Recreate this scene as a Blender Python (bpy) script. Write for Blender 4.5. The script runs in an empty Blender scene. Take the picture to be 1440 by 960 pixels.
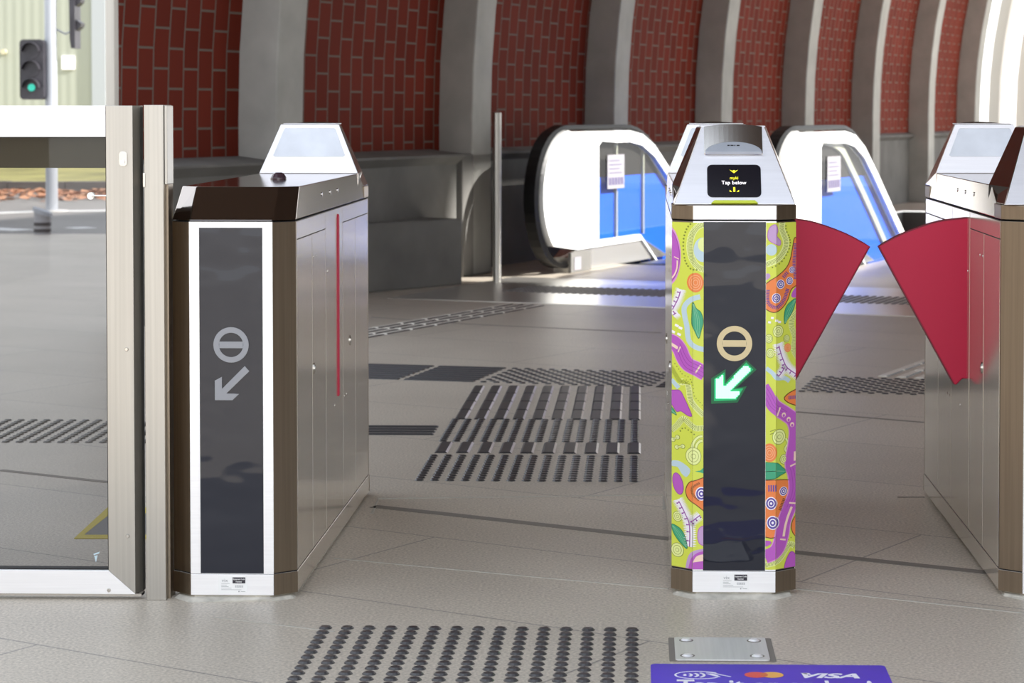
import bpy, bmesh, math, random
from mathutils import Vector, Matrix
from mathutils.geometry import tessellate_polygon
random.seed(7)
sc = bpy.context.scene
COL = sc.collection
PI = math.pi

# ------------------------------------------------------------------ camera
W_IMG, H_IMG, F_PX = 1440, 960, 3200.0
CX, CY = 804.0, 258.0            # where the optical axis meets the picture (the photograph is a crop)
HC = 1.255
PITCH, YAW = math.radians(1.826), math.radians(1.718)
cam_d = bpy.data.cameras.new('camera')
cam_d.sensor_width = 36.0
cam_d.lens = F_PX / W_IMG * 36.0
cam_d.shift_x = (W_IMG / 2 - CX) / W_IMG
cam_d.shift_y = (CY - H_IMG / 2) / W_IMG
cam_d.clip_end = 400
cam_d.dof.use_dof = True
cam_d.dof.focus_distance = 6.1
cam_d.dof.aperture_fstop = 8.5
cam = bpy.data.objects.new('camera', cam_d)
cam.location = (0, 0, HC)
cam.rotation_euler = (PI / 2 - PITCH, 0, YAW)
COL.objects.link(cam)
sc.camera = cam
CAM_R = cam.rotation_euler.to_matrix()
CAM_L = Vector((0, 0, HC))

# hall axis: the vaulted wall runs along WV (s), the hall lies on the NV side (n)
P0 = Vector((-2.197, 14.8, 0))
TH = math.atan2(0.9373, 0.3486)
WV = Vector((math.cos(TH), math.sin(TH), 0))
NV = Vector((math.sin(TH), -math.cos(TH), 0))

def SN(s, n, z=0.0):
    return P0 + WV * s + NV * n + Vector((0, 0, z))

# ------------------------------------------------------------------ world, sun, exposure
wd = bpy.data.worlds.new('overcast_sky'); sc.world = wd; wd.use_nodes = True
nt = wd.node_tree
bg = nt.nodes['Background']
tc = nt.nodes.new('ShaderNodeTexCoord'); sx = nt.nodes.new('ShaderNodeSeparateXYZ')
rp = nt.nodes.new('ShaderNodeValToRGB')
nt.links.new(tc.outputs['Generated'], sx.inputs[0]); nt.links.new(sx.outputs['Z'], rp.inputs[0])
rp.color_ramp.elements[0].position = 0.0; rp.color_ramp.elements[0].color = (1.0, 0.99, 0.97, 1)
rp.color_ramp.elements[1].position = 0.7; rp.color_ramp.elements[1].color = (0.78, 0.87, 1.0, 1)
nt.links.new(rp.outputs[0], bg.inputs['Color'])
bg.inputs['Strength'].default_value = 1.5
SUN_SN = Vector((0.15, 0.80, 0.55)).normalized()      # towards the sun, in (s, n, z)
SUN_DIR = WV * SUN_SN.x + NV * SUN_SN.y + Vector((0, 0, SUN_SN.z))
sd = bpy.data.lights.new('sun', 'SUN'); sd.energy = 8.0; sd.angle = math.radians(1.2); sd.color = (1, 0.96, 0.9)
so = bpy.data.objects.new('sun', sd); COL.objects.link(so)
so.rotation_euler = SUN_DIR.to_track_quat('Z', 'Y').to_euler()
so.location = (6, -4, 12)
vs = sc.view_settings
vs.view_transform = 'Standard'; vs.look = 'None'; vs.exposure = 0.62; vs.gamma = 1.0
vs.use_curve_mapping = False

# ------------------------------------------------------------------ small helpers
def lin(r, g, b):
    f = lambda c: c / 12.92 if c <= 0.04045 else ((c + 0.055) / 1.055) ** 2.4
    return (f(r / 255.0), f(g / 255.0), f(b / 255.0), 1.0)

def ray(px, py):
    d = Vector(((px - CX) / F_PX, -(py - CY) / F_PX, -1.0))
    return CAM_R @ d

def FL(px, py, z=0.0):
    d = ray(px, py); t = (z - HC) / d.z
    return CAM_L + d * t

def AT(px, py, Y):
    d = ray(px, py)
    return CAM_L + d * (Y / d.y)

MATS = {}
def mat(name, col, rough=0.5, metal=0.0, noise=None, bump=None, emit=None, spec=None, coat=0.0):
    """noise=(scale xyz, amount) mottles the colour; bump=(scale xyz, strength, distance)"""
    m = bpy.data.materials.new(name); m.use_nodes = True
    n = m.node_tree.nodes; l = m.node_tree.links
    b = n['Principled BSDF']
    b.inputs['Base Color'].default_value = col
    b.inputs['Roughness'].default_value = rough
    b.inputs['Metallic'].default_value = metal
    b.inputs['Coat Weight'].default_value = coat
    if spec is not None: b.inputs['Specular IOR Level'].default_value = spec
    co = None
    def coords(scale):
        t = n.new('ShaderNodeTexCoord'); mp = n.new('ShaderNodeMapping')
        mp.inputs['Scale'].default_value = scale
        l.new(t.outputs['Object'], mp.inputs['Vector']); return mp
    if noise:
        mp = coords(noise[0]); nz = n.new('ShaderNodeTexNoise'); nz.inputs['Scale'].default_value = 1.0
        nz.inputs['Detail'].default_value = 5.0
        l.new(mp.outputs[0], nz.inputs['Vector'])
        mx = n.new('ShaderNodeMix'); mx.data_type = 'RGBA'
        a = noise[1]
        mx.inputs[6].default_value = tuple(c * (1 - a) for c in col[:3]) + (1,)
        mx.inputs[7].default_value = tuple(min(1, c * (1 + a)) for c in col[:3]) + (1,)
        mr = n.new('ShaderNodeMapRange'); mr.inputs[1].default_value = 0.3; mr.inputs[2].default_value = 0.7
        l.new(nz.outputs[0], mr.inputs[0]); l.new(mr.outputs[0], mx.inputs[0])
        l.new(mx.outputs[2], b.inputs['Base Color'])
    if bump:
        mp = coords(bump[0]); nz = n.new('ShaderNodeTexNoise'); nz.inputs['Scale'].default_value = 1.0
        nz.inputs['Detail'].default_value = 2.0
        l.new(mp.outputs[0], nz.inputs['Vector'])
        bp = n.new('ShaderNodeBump'); bp.inputs['Strength'].default_value = bump[1]; bp.inputs['Distance'].default_value = bump[2]
        l.new(nz.outputs[0], bp.inputs['Height']); l.new(bp.outputs[0], b.inputs['Normal'])
    if emit:
        b.inputs['Emission Color'].default_value = emit[0]; b.inputs['Emission Strength'].default_value = emit[1]
    MATS[name] = m
    return m

def glass_mat(name, tint, refl=0.1, rough=0.0, ior=1.45):
    m = bpy.data.materials.new(name); m.use_nodes = True
    n = m.node_tree.nodes; l = m.node_tree.links
    n.remove(n['Principled BSDF'])
    t = n.new('ShaderNodeBsdfTransparent'); t.inputs[0].default_value = tint
    g = n.new('ShaderNodeBsdfGlossy'); g.inputs['Roughness'].default_value = rough
    fr = n.new('ShaderNodeFresnel'); fr.inputs[0].default_value = ior
    ml = n.new('ShaderNodeMath'); ml.operation = 'MULTIPLY_ADD'; ml.inputs[1].default_value = 0.9; ml.inputs[2].default_value = refl * 0.3
    ge = n.new('ShaderNodeNewGeometry'); ff = n.new('ShaderNodeMath'); ff.operation = 'SUBTRACT'; ff.inputs[0].default_value = 1.0
    l.new(ge.outputs['Backfacing'], ff.inputs[1])
    m2 = n.new('ShaderNodeMath'); m2.operation = 'MULTIPLY'
    l.new(fr.outputs[0], ml.inputs[0]); l.new(ml.outputs[0], m2.inputs[0]); l.new(ff.outputs[0], m2.inputs[1])
    mx = n.new('ShaderNodeMixShader')
    l.new(m2.outputs[0], mx.inputs[0]); l.new(t.outputs[0], mx.inputs[1]); l.new(g.outputs[0], mx.inputs[2])
    l.new(mx.outputs[0], n['Material Output'].inputs[0])
    MATS[name] = m
    return m

class MB:
    """collects shapes and links them as ONE mesh object"""
    def __init__(self, M=None):
        self.bm = bmesh.new(); self.M = M; self.mi = 0
        self.uv = None
    def P(self, p):
        p = Vector(p)
        return self.M @ p if self.M else p
    def face(self, pts):
        vs_ = [self.bm.verts.new(self.P(p)) for p in pts]
        f = self.bm.faces.new(vs_); f.material_index = self.mi
        return f
    def box(self, x0, x1, y0, y1, z0, z1):
        return self.loft([(x0, y0, z0), (x1, y0, z0), (x1, y1, z0), (x0, y1, z0)],
                         [(x0, y0, z1), (x1, y0, z1), (x1, y1, z1), (x0, y1, z1)])
    def loft(self, *rings, cap=True):
        R = [[self.bm.verts.new(self.P(p)) for p in r] for r in rings]
        k = len(R[0])
        for a, b in zip(R[:-1], R[1:]):
            for i in range(k):
                j = (i + 1) % k
                try:
                    f = self.bm.faces.new((a[i], a[j], b[j], b[i])); f.material_index = self.mi
                except ValueError: pass
        if cap:
            f = self.bm.faces.new(list(reversed(R[0]))); f.material_index = self.mi
            f = self.bm.faces.new(R[-1]); f.material_index = self.mi
        return R
    def prism(self, poly, fn0, fn1):
        """poly: 2D outline (any simple polygon); fn0/fn1 map (u,v) to 3D for the two faces"""
        tri = tessellate_polygon([[Vector((p[0], p[1], 0)) for p in poly]])
        a = [self.bm.verts.new(self.P(fn0(*p))) for p in poly]
        b = [self.bm.verts.new(self.P(fn1(*p))) for p in poly]
        for t in tri:
            self._f([a[i] for i in t]); self._f([b[i] for i in reversed(t)])
        k = len(poly)
        for i in range(k):
            j = (i + 1) % k
            self._f([a[i], b[i], b[j], a[j]])
    def holed(self, outer, hole, fn0, fn1):
        tri = tessellate_polygon([[Vector((p[0], p[1], 0)) for p in outer], [Vector((p[0], p[1], 0)) for p in hole]])
        P_ = list(outer) + list(hole)
        a = [self.bm.verts.new(self.P(fn0(*p))) for p in P_]
        b = [self.bm.verts.new(self.P(fn1(*p))) for p in P_]
        for t in tri:
            self._f([a[i] for i in t]); self._f([b[i] for i in reversed(t)])
        for lo_, k in ((0, len(outer)), (len(outer), len(hole))):
            for i in range(k):
                j = (i + 1) % k
                self._f([a[lo_ + i], b[lo_ + i], b[lo_ + j], a[lo_ + j]])
    def ring_prism(self, outer, inner, fn0, fn1):
        """outline with a hole; outer and inner have the same number of points"""
        k = len(outer)
        L = [[self.bm.verts.new(self.P(f(*p))) for p in q] for f in (fn0, fn1) for q in (outer, inner)]
        o0, i0, o1, i1 = L
        for i in range(k):
            j = (i + 1) % k
            self._f([o0[i], o0[j], i0[j], i0[i]]); self._f([o1[j], o1[i], i1[i], i1[j]])
            self._f([o0[j], o0[i], o1[i], o1[j]]); self._f([i0[i], i0[j], i1[j], i1[i]])
    def flat(self, poly, fn):
        if len(poly) < 3: return
        tri = tessellate_polygon([[Vector((p[0], p[1], 0)) for p in poly]])
        a = [self.bm.verts.new(self.P(fn(*p))) for p in poly]
        for t in tri: self._f([a[i] for i in t])
    def _f(self, v):
        try:
            f = self.bm.faces.new(v); f.material_index = self.mi
        except ValueError: pass
    def cyl(self, c, r, h, axis='z', seg=20, r2=None):
        r2 = r if r2 is None else r2
        c = Vector(c)
        def pt(a, rr, t):
            u, v = math.cos(a) * rr, math.sin(a) * rr
            return c + {'z': Vector((u, v, t)), 'y': Vector((u, t, v)), 'x': Vector((t, u, v))}[axis]
        A = [2 * PI * i / seg for i in range(seg)]
        self.loft([pt(a, r, 0) for a in A], [pt(a, r2, h) for a in A])
    def tube(self, pts, r, seg=10):
        pts = [Vector(p) for p in pts]; rings = []
        for i, p in enumerate(pts):
            d = (pts[min(i + 1, len(pts) - 1)] - pts[max(i - 1, 0)]).normalized()
            up = Vector((0, 0, 1)) if abs(d.z) < 0.9 else Vector((1, 0, 0))
            u = d.cross(up).normalized(); v = d.cross(u)
            rings.append([p + u * math.cos(2 * PI * k / seg) * r + v * math.sin(2 * PI * k / seg) * r for k in range(seg)])
        self.loft(*rings)
    def build(self, name, mats, parent=None, bevel=0, smooth=False, loc=None, fix=True):
        if fix: bmesh.ops.recalc_face_normals(self.bm, faces=self.bm.faces)
        me = bpy.data.meshes.new(name); self.bm.to_mesh(me); self.bm.free()
        for m in (mats if isinstance(mats, (list, tuple)) else [mats]):
            me.materials.append(MATS[m])
        if smooth:
            for p in me.polygons: p.use_smooth = True
        o = bpy.data.objects.new(name, me); COL.objects.link(o)
        if parent: o.parent = parent
        if loc is not None: o.location = loc
        if bevel:
            b = o.modifiers.new('bevel', 'BEVEL'); b.width = bevel; b.segments = 2; b.limit_method = 'ANGLE'; b.angle_limit = math.radians(25)
        return o

def tag(o, label, cat, group=None, kind=None):
    o['label'] = label; o['category'] = cat
    if group: o['group'] = group
    if kind: o['kind'] = kind
    return o

def struct(o, label=None, cat=None):
    o['kind'] = 'structure'
    if label: o['label'] = label
    if cat: o['category'] = cat
    return o

def empty(name, loc, rz=0.0):
    o = bpy.data.objects.new(name, None); COL.objects.link(o)
    o.location = loc; o.rotation_euler = (0, 0, rz); o.empty_display_size = 0.1
    return o

def text_polys(s, size, bold=0.0, shear=0.0, width=None):
    """flat triangles of a word, baseline at the origin"""
    cu = bpy.data.curves.new('t', 'FONT'); cu.body = s; cu.size = size; cu.offset = bold; cu.shear = shear
    cu.align_x = 'LEFT'; cu.resolution_u = 4
    ob = bpy.data.objects.new('t', cu); COL.objects.link(ob)
    dg = bpy.context.evaluated_depsgraph_get()
    me = bpy.data.meshes.new_from_object(ob.evaluated_get(dg))
    me.calc_loop_triangles()
    T = [[(me.vertices[i].co.x, me.vertices[i].co.y) for i in t.vertices] for t in me.loop_triangles]
    bpy.data.objects.remove(ob); bpy.data.curves.remove(cu); bpy.data.meshes.remove(me)
    if T:
        x0 = min(p[0] for t in T for p in t); x1 = max(p[0] for t in T for p in t)
        k = 1.0 if width is None else width / (x1 - x0)
        T = [[((p[0] - x0) * k, p[1]) for p in t] for t in T]
    return T

def circle(cx, cy, rx, ry=None, n=20, rot=0.0):
    ry = rx if ry is None else ry
    out = []
    for i in range(n):
        a = 2 * PI * i / n; u, v = rx * math.cos(a), ry * math.sin(a)
        out.append((cx + u * math.cos(rot) - v * math.sin(rot), cy + u * math.sin(rot) + v * math.cos(rot)))
    return out

def rrect(x0, x1, y0, y1, r, n=5):
    out = []
    for cx, cy, a0 in ((x1 - r, y1 - r, 0), (x0 + r, y1 - r, 90), (x0 + r, y0 + r, 180), (x1 - r, y0 + r, 270)):
        for i in range(n):
            a = math.radians(a0 + 90.0 * i / (n - 1)); out.append((cx + r * math.cos(a), cy + r * math.sin(a)))
    return out

def stripe(pts, w):
    """outline of a polyline of width w"""
    L, R = [], []
    for i, p in enumerate(pts):
        a = pts[max(i - 1, 0)]; b = pts[min(i + 1, len(pts) - 1)]
        dx, dy = b[0] - a[0], b[1] - a[1]; k = math.hypot(dx, dy) or 1
        nx, ny = -dy / k * w / 2, dx / k * w / 2
        L.append((p[0] + nx, p[1] + ny)); R.append((p[0] - nx, p[1] - ny))
    return L + R[::-1]

def smooth_line(pts, k=4, closed=False):
    """Catmull-Rom through the points"""
    n = len(pts); out = []
    for i in range(n if closed else n - 1):
        if closed: p = [pts[(i + j - 1) % n] for j in range(4)]
        else: p = [pts[max(0, min(n - 1, i + j - 1))] for j in range(4)]
        for q in range(k):
            t = q / k
            out.append(tuple(0.5 * (2 * p[1][c] + (p[2][c] - p[0][c]) * t + (2 * p[0][c] - 5 * p[1][c] + 4 * p[2][c] - p[3][c]) * t * t
                              + (-p[0][c] + 3 * p[1][c] - 3 * p[2][c] + p[3][c]) * t ** 3) for c in (0, 1)))
    if not closed: out.append(tuple(pts[-1]))
    return out

# ------------------------------------------------------------------ materials
mat('concrete', lin(112, 111, 108), 0.85, noise=((3, 3, 3), 0.16), bump=((40, 40, 40), 0.15, 0.003))
mat('rib_concrete', lin(178, 178, 173), 0.8, noise=((4, 4, 4), 0.10))
mat('reflection_brown', lin(104, 94, 84), 0.7)
mat('reflection_tan', lin(150, 136, 120), 0.7)
mat('roof_brown', lin(84, 68, 60), 0.7)
mat('steel_side', lin(226, 220, 208), 0.15, 0.66, noise=((60, 60, 1.2), 0.06), bump=((2.5, 2.5, 1.2), 0.10, 0.004))
mat('steel_brown_reflect', lin(150, 138, 123), 0.34, 1.0, noise=((120, 120, 2), 0.10))  # brown of the reflected surroundings put into the steel's own colour
mat('steel_white', lin(250, 250, 252), 0.5, 0.55, noise=((4, 4, 220), 0.03))
mat('steel_stile', lin(186, 184, 179), 0.36, 1.0, noise=((150, 150, 1.5), 0.06))
mat('steel_hood', lin(170, 160, 152), 0.10, 1.0)
mat('head_face', lin(236, 236, 242), 0.42, 0.6, noise=((4, 4, 150), 0.03))
mat('head_panel', lin(186, 190, 198), 0.40, 0.9, noise=((7, 7, 9), 0.14))
mat('steel_polished', lin(206, 202, 196), 0.2, 1.0)
mat('back_rail_steel', lin(112, 108, 92), 0.35, 0.8)
mat('gap_dark', lin(22, 20, 22), 0.6)
mat('black_glass', (0.013, 0.015, 0.026, 1), 0.03, 0.0, bump=((3.6, 3.6, 6.0), 0.42, 0.014), spec=0.5)
mat('screen_black', (0.006, 0.005, 0.010, 1), 0.15)
mat('pictogram_grey', lin(150, 152, 158), 0.5, spec=0.3)
mat('pictogram_gold', lin(214, 196, 152), 0.5)
mat('led_green', lin(40, 255, 150), 0.4, emit=((0.33, 1.0, 0.52, 1), 1.6))
mat('led_glow', lin(0, 90, 50), 0.3, emit=((0.0, 0.55, 0.18, 1), 0.45))
mat('led_halo_faint', lin(0, 40, 25), 0.2, emit=((0.0, 0.4, 0.13, 1), 0.16))
mat('screen_yellow', lin(225, 220, 40), 0.5, emit=(lin(225, 220, 40), 0.9))
mat('screen_white', lin(240, 235, 240), 0.5, emit=(lin(240, 235, 240), 0.9))
mat('lime', lin(196, 212, 62), 0.4)
mat('paddle_red', lin(196, 38, 72), 0.45, spec=0.3)
mat('paddle_edge', lin(120, 22, 44), 0.5)
mat('sensor_purple', lin(70, 52, 60), 0.12, coat=0.5)
mat('mortar', lin(186, 182, 172), 0.9, noise=((25, 25, 25), 0.25), bump=((60, 60, 60), 0.5, 0.006))
mat('sticker_white', lin(246, 247, 247), 0.5)
mat('ink_dark', lin(52, 48, 58), 0.6)
mat('ink_grey', lin(168, 170, 172), 0.6)
mat('stud_black', lin(64, 63, 65), 0.30, noise=((30, 30, 30), 0.2))
mat('bar_black', lin(60, 59, 61), 0.42)
mat('bar_glint', lin(246, 244, 240), 0.3, 0.2)  # painted glint: bright colour for the right-hand bevels of dark bars
mat('bar_sheen', lin(216, 211, 202), 0.38)  # glancing reflection put into the base colour of the guide bars
mat('cover_steel', lin(214, 214, 212), 0.4, 0.3, noise=((90, 3, 3), 0.06))
mat('landing_steel', lin(214, 212, 207), 0.30, 0.8)
mat('sign_purple', lin(84, 62, 190), 0.45, noise=((2.2, 2.2, 2.2), 0.22))
mat('sign_white', lin(240, 238, 248), 0.5)
mat('sign_red', lin(226, 92, 84), 0.5)
mat('sign_orange', lin(238, 178, 92), 0.5)
mat('sign_mid', lin(214, 112, 70), 0.5)
mat('white_panel', lin(244, 246, 246), 0.4, coat=0.3)
mat('rubber', lin(9, 9, 10), 0.45, spec=0.2)
mat('blue_film', lin(34, 98, 228), 0.6, spec=0.15)
mat('dark_pane', lin(48, 42, 37), 0.7, spec=0.1)
mat('cream_trim', lin(190, 182, 156), 0.4)
mat('notice', lin(150, 148, 154), 0.6)
mat('notice_lilac', lin(96, 90, 124), 0.6)
mat('escalator_step', lin(90, 92, 96), 0.4, 0.7)
mat('white_frame', lin(244, 242, 236), 0.5)
mat('yellow_paint', lin(196, 178, 60), 0.6)
mat('paint_grey', lin(120, 118, 118), 0.6)
mat('joint_dark', lin(122, 116, 110), 0.7)
mat('joint_light', lin(176, 172, 164), 0.7)
mat('pole_grey', lin(160, 164, 170), 0.5)
mat('signal_black', lin(44, 42, 48), 0.5, noise=((6, 6, 4), 0.35))
mat('signal_green', lin(20, 150, 130), 0.3, emit=(lin(20, 150, 130), 0.9))
mat('asphalt', lin(128, 124, 120), 0.85, noise=((1.5, 0.7, 1), 0.10))
mat('road_white', lin(205, 204, 200), 0.8)
mat('kerb_stone', lin(100, 95, 92), 0.9, noise=((2, 8, 8), 0.2))
mat('leaf_orange', lin(178, 130, 98), 0.8)
mat('leaf_brown', lin(154, 100, 70), 0.8)
mat('turf', lin(138, 132, 78), 0.9, noise=((1.2, 0.5, 1), 0.35))
mat('notice_white', lin(240, 236, 238), 0.7)
mat('bollard_grey', lin(150, 150, 154), 0.6)
mat('pale_wall', lin(150, 148, 141), 0.8)
glass_mat('clear_glass', (0.72, 0.72, 0.725, 1), 0.02)
glass_mat('balustrade_glass', (0.90, 0.93, 0.95, 1), 0.02, ior=1.18)

def corrugated():
    m = mat('corrugated_green', lin(156, 159, 148), 0.6)
    n = m.node_tree.nodes; l = m.node_tree.links
    t = n.new('ShaderNodeTexCoord'); w = n.new('ShaderNodeTexWave'); w.inputs['Scale'].default_value = 1.6
    w.wave_type = 'BANDS'; w.bands_direction = 'X'
    l.new(t.outputs['Object'], w.inputs['Vector'])
    b = n.new('ShaderNodeBump'); b.inputs['Strength'].default_value = 0.15; b.inputs['Distance'].default_value = 0.03
    l.new(w.outputs['Fac'], b.inputs['Height']); l.new(b.outputs[0], n['Principled BSDF'].inputs['Normal'])
corrugated()

def brick():
    m = mat('glazed_brick', lin(120, 46, 34), 0.7, spec=0.06)
    n = m.node_tree.nodes; l = m.node_tree.links; b = n['Principled BSDF']
    uv = n.new('ShaderNodeUVMap'); t = n.new('ShaderNodeTexBrick')
    t.inputs['Color1'].default_value = lin(122, 49, 36); t.inputs['Color2'].default_value = lin(108, 42, 30)
    t.inputs['Mortar'].default_value = lin(122, 112, 103)
    t.inputs['Scale'].default_value = 1.0; t.inputs['Brick Width'].default_value = 0.245; t.inputs['Row Height'].default_value = 0.17
    t.inputs['Mortar Size'].default_value = 0.0075; t.inputs['Mortar Smooth'].default_value = 0.2
    t.offset = 0.5; t.squash = 1.0
    l.new(uv.outputs[0], t.inputs['Vector']); l.new(t.outputs['Color'], b.inputs['Base Color'])
    bp = n.new('ShaderNodeBump'); bp.inputs['Strength'].default_value = 0.4; bp.inputs['Distance'].default_value = -0.01
    l.new(t.outputs['Fac'], bp.inputs['Height']); l.new(bp.outputs[0], b.inputs['Normal'])
brick()

def floor_mat():
    m = mat('stone_paving', lin(160, 152, 144), 0.42)
    n = m.node_tree.nodes; l = m.node_tree.links; b = n['Principled BSDF']
    t = n.new('ShaderNodeTexCoord')
    mp = n.new('ShaderNodeMapping'); mp.inputs['Rotation'].default_value = (0, 0, math.radians(30.5)); mp.inputs['Location'].default_value = (0.3, 0.17, 0)
    l.new(t.outputs['Object'], mp.inputs['Vector'])
    br = n.new('ShaderNodeTexBrick'); br.inputs['Scale'].default_value = 1.0
    br.inputs['Brick Width'].default_value = 2.4; br.inputs['Row Height'].default_value = 0.80
    br.inputs['Mortar Size'].default_value = 0.004; br.inputs['Mortar Smooth'].default_value = 0.3
    br.inputs['Color1'].default_value = lin(192, 183, 170); br.inputs['Color2'].default_value = lin(185, 176, 163); br.inputs['Mortar'].default_value = lin(138, 133, 127)
    l.new(mp.outputs[0], br.inputs['Vector'])
    nz = n.new('ShaderNodeTexNoise'); nz.inputs['Scale'].default_value = 130; nz.inputs['Detail'].default_value = 2
    l.new(t.outputs['Object'], nz.inputs['Vector'])
    n2 = n.new('ShaderNodeTexNoise'); n2.inputs['Scale'].default_value = 1.3; n2.inputs['Detail'].default_value = 4
    l.new(t.outputs['Object'], n2.inputs['Vector'])
    r1 = n.new('ShaderNodeMapRange'); r1.inputs[1].default_value = 0.3; r1.inputs[2].default_value = 0.7; r1.inputs[3].default_value = 0.70; r1.inputs[4].default_value = 1.24
    l.new(nz.outputs[0], r1.inputs[0])
    r2 = n.new('ShaderNodeMapRange'); r2.inputs[1].default_value = 0.3; r2.inputs[2].default_value = 0.7; r2.inputs[3].default_value = 0.92; r2.inputs[4].default_value = 1.06
    l.new(n2.outputs[0], r2.inputs[0])
    mu = n.new('ShaderNodeMath'); mu.operation = 'MULTIPLY'; l.new(r1.outputs[0], mu.inputs[0]); l.new(r2.outputs[0], mu.inputs[1])
    vm = n.new('ShaderNodeVectorMath'); vm.operation = 'SCALE'; l.new(br.outputs['Color'], vm.inputs[0]); l.new(mu.outputs[0], vm.inputs['Scale'])
    l.new(vm.outputs[0], b.inputs['Base Color'])
    bp = n.new('ShaderNodeBump'); bp.inputs['Strength'].default_value = 0.25; bp.inputs['Distance'].default_value = 0.002
    l.new(nz.outputs[0], bp.inputs['Height']); l.new(bp.outputs[0], b.inputs['Normal'])
floor_mat()

# ================================================================== THE SETTING
def flat_obj(name, polys, material, z=0.0):
    b = MB()
    for p in polys: b.face([Vector((q[0], q[1], z)) for q in p])
    return b.build(name, material)

# floor: hall part in (s,n), with the escalator pit left open
H0, H1, N0, N1 = 4.3, 15.0, 0.30, 2.44
sq = lambda a, b_, c, d: [SN(a, c), SN(b_, c), SN(b_, d), SN(a, d)]
fl = MB()
for p in (sq(-26, H0, -0.6, 18), sq(H0, 24, N1, 18), sq(H0, 24, -0.6, N0), sq(H1, 24, N0, N1)):
    fl.face(p)
fl.face([SN(-26, -0.6), SN(8.7, -0.6), SN(4.28, -12), SN(-26, -12)])
bmesh.ops.remove_doubles(fl.bm, verts=fl.bm.verts, dist=1e-4)
struct(fl.build('floor', 'stone_paving', fix=True))

pit = MB()
pit.loft([SN(H0, N0, -3), SN(H1, N0, -3), SN(H1, N1, -3), SN(H0, N1, -3)], [SN(H0, N0, -0.01), SN(H1, N0, -0.01), SN(H1, N1, -0.01), SN(H0, N1, -0.01)], cap=False)
pit.face([SN(H0, N0, -3), SN(H1, N0, -3), SN(H1, N1, -3), SN(H0, N1, -3)])
struct(pit.build('wall_pit', 'concrete', fix=False))

# vaulted brick wall
RV, ZS, NC = 8.0, 1.2, 8.0
def prof(a, off):                     # point of the vault at angle a; off > 0 is behind the rib face
    if a < 0: return (-off, ZS + a)   # straight part below the springing (a in metres)
    return (NC - (RV + off) * math.cos(a), ZS + (RV + off) * math.sin(a))
S_START, S_END = -1.77, 24.0
REC = 0.28
angs = [-0.30] + [math.radians(d) for d in range(0, 91, 3)]
bk = bmesh.new(); uvl = bk.loops.layers.uv.new('UVMap')
seg_s = []
x = S_START
k = 0
for k in range(0, 8):
    seg_s.append((S_START if k == 0 else 3.0 * (k - 1) , 3.0 * k - 0.30))
arc = 0.0; prev = None
for a0, a1 in zip(angs[:-1], angs[1:]):
    q0, q1 = prof(a0, REC), prof(a1, REC)
    d = math.hypot(q1[0] - q0[0], q1[1] - q0[1])
    for (sa, sb) in seg_s:
        vsx = [bk.verts.new(SN(sa, q0[0], q0[1])), bk.verts.new(SN(sb, q0[0], q0[1])), bk.verts.new(SN(sb, q1[0], q1[1])), bk.verts.new(SN(sa, q1[0], q1[1]))]
        f = bk.faces.new(vsx)
        for lp, uvv in zip(f.loops, ((arc, sa), (arc, sb), (arc + d, sb), (arc + d, sa))): lp[uvl].uv = uvv
    arc += d
me = bpy.data.meshes.new('wall_left'); bk.to_mesh(me); bk.free(); me.materials.append(MATS['glazed_brick'])
wl = bpy.data.objects.new('wall_left', me); COL.objects.link(wl); struct(wl, 'red glazed brick vault set between concrete ribs', 'wall')

for k in range(0, 8):
    s0, s1 = 3.0 * k - 0.35, 3.0 * k
    rb = MB()
    A = [-1.2] + [math.radians(d) for d in range(0, 91, 3)]
    rings = []
    for a in A:
        i_, o_ = prof(a, 0.0), prof(a, REC + 0.25)
        rings.append([SN(s0, *i_), SN(s1, *i_), SN(s1, *o_), SN(s0, *o_)])
    rb.loft(*rings)
    r = rb.build('trim_%d' % (k + 1), 'rib_concrete', bevel=0.012); struct(r)

# dado with its sloping ledge, then the recessed lower wall behind the escalator
def sprism(name, poly_nz, s0, s1, m, bevel=0.0):
    b = MB()
    b.prism(poly_nz, lambda n, z: SN(s0, n, z), lambda n, z: SN(s1, n, z))
    return struct(b.build(name, m, bevel=bevel))
sprism('wall_left_dado', [(-0.29, 0), (-0.05, 0), (-0.05, 0.855), (0.03, 0.915), (0.03, 0.93), (-0.27, 0.965), (-0.29, 0.965)], S_START, 2.47, 'concrete')
sprism('wall_left_pier', [(-0.5, 0), (0.0, 0), (0.0, 0.93), (-0.5, 0.93)], 2.47, 3.0, 'concrete', 0.01)
sprism('wall_left_base', [(-0.6, 0), (-0.27, 0), (-0.27, 0.86), (-0.20, 0.91), (-0.20, 0.93), (-0.28, 0.96), (-0.6, 0.96)], 3.0, S_END - 3.0, 'concrete')

# concrete plinth standing out from the foot of the wall
a, b_ = FL(490, 414), FL(650, 400)
pl = MB()
dv = (b_ - a).normalized(); nv = Vector((-dv.y, dv.x, 0))
ring = [a - dv * 0.5, b_, b_ + nv * 0.55, a - dv * 0.5 + nv * 0.30]
pl.loft([p + Vector((0, 0, 0)) for p in ring], [p + Vector((0, 0, 0.478)) for p in ring])
struct(pl.build('trim_9', 'concrete', bevel=0.012), 'low concrete plinth at the foot of the brick wall', 'plinth')

# pale steel post that ends the wall on the street side
ep = MB(); c = AT(159, 300, 12.75)
ep.box(c.x - 0.026, c.x + 0.026, c.y - 0.05, c.y + 0.05, 0, 3.55)
tag(ep.build('edge_post', 'steel_stile', bevel=0.004), 'tall pale steel edge post where the brick wall ends by the street', 'post')

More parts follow.
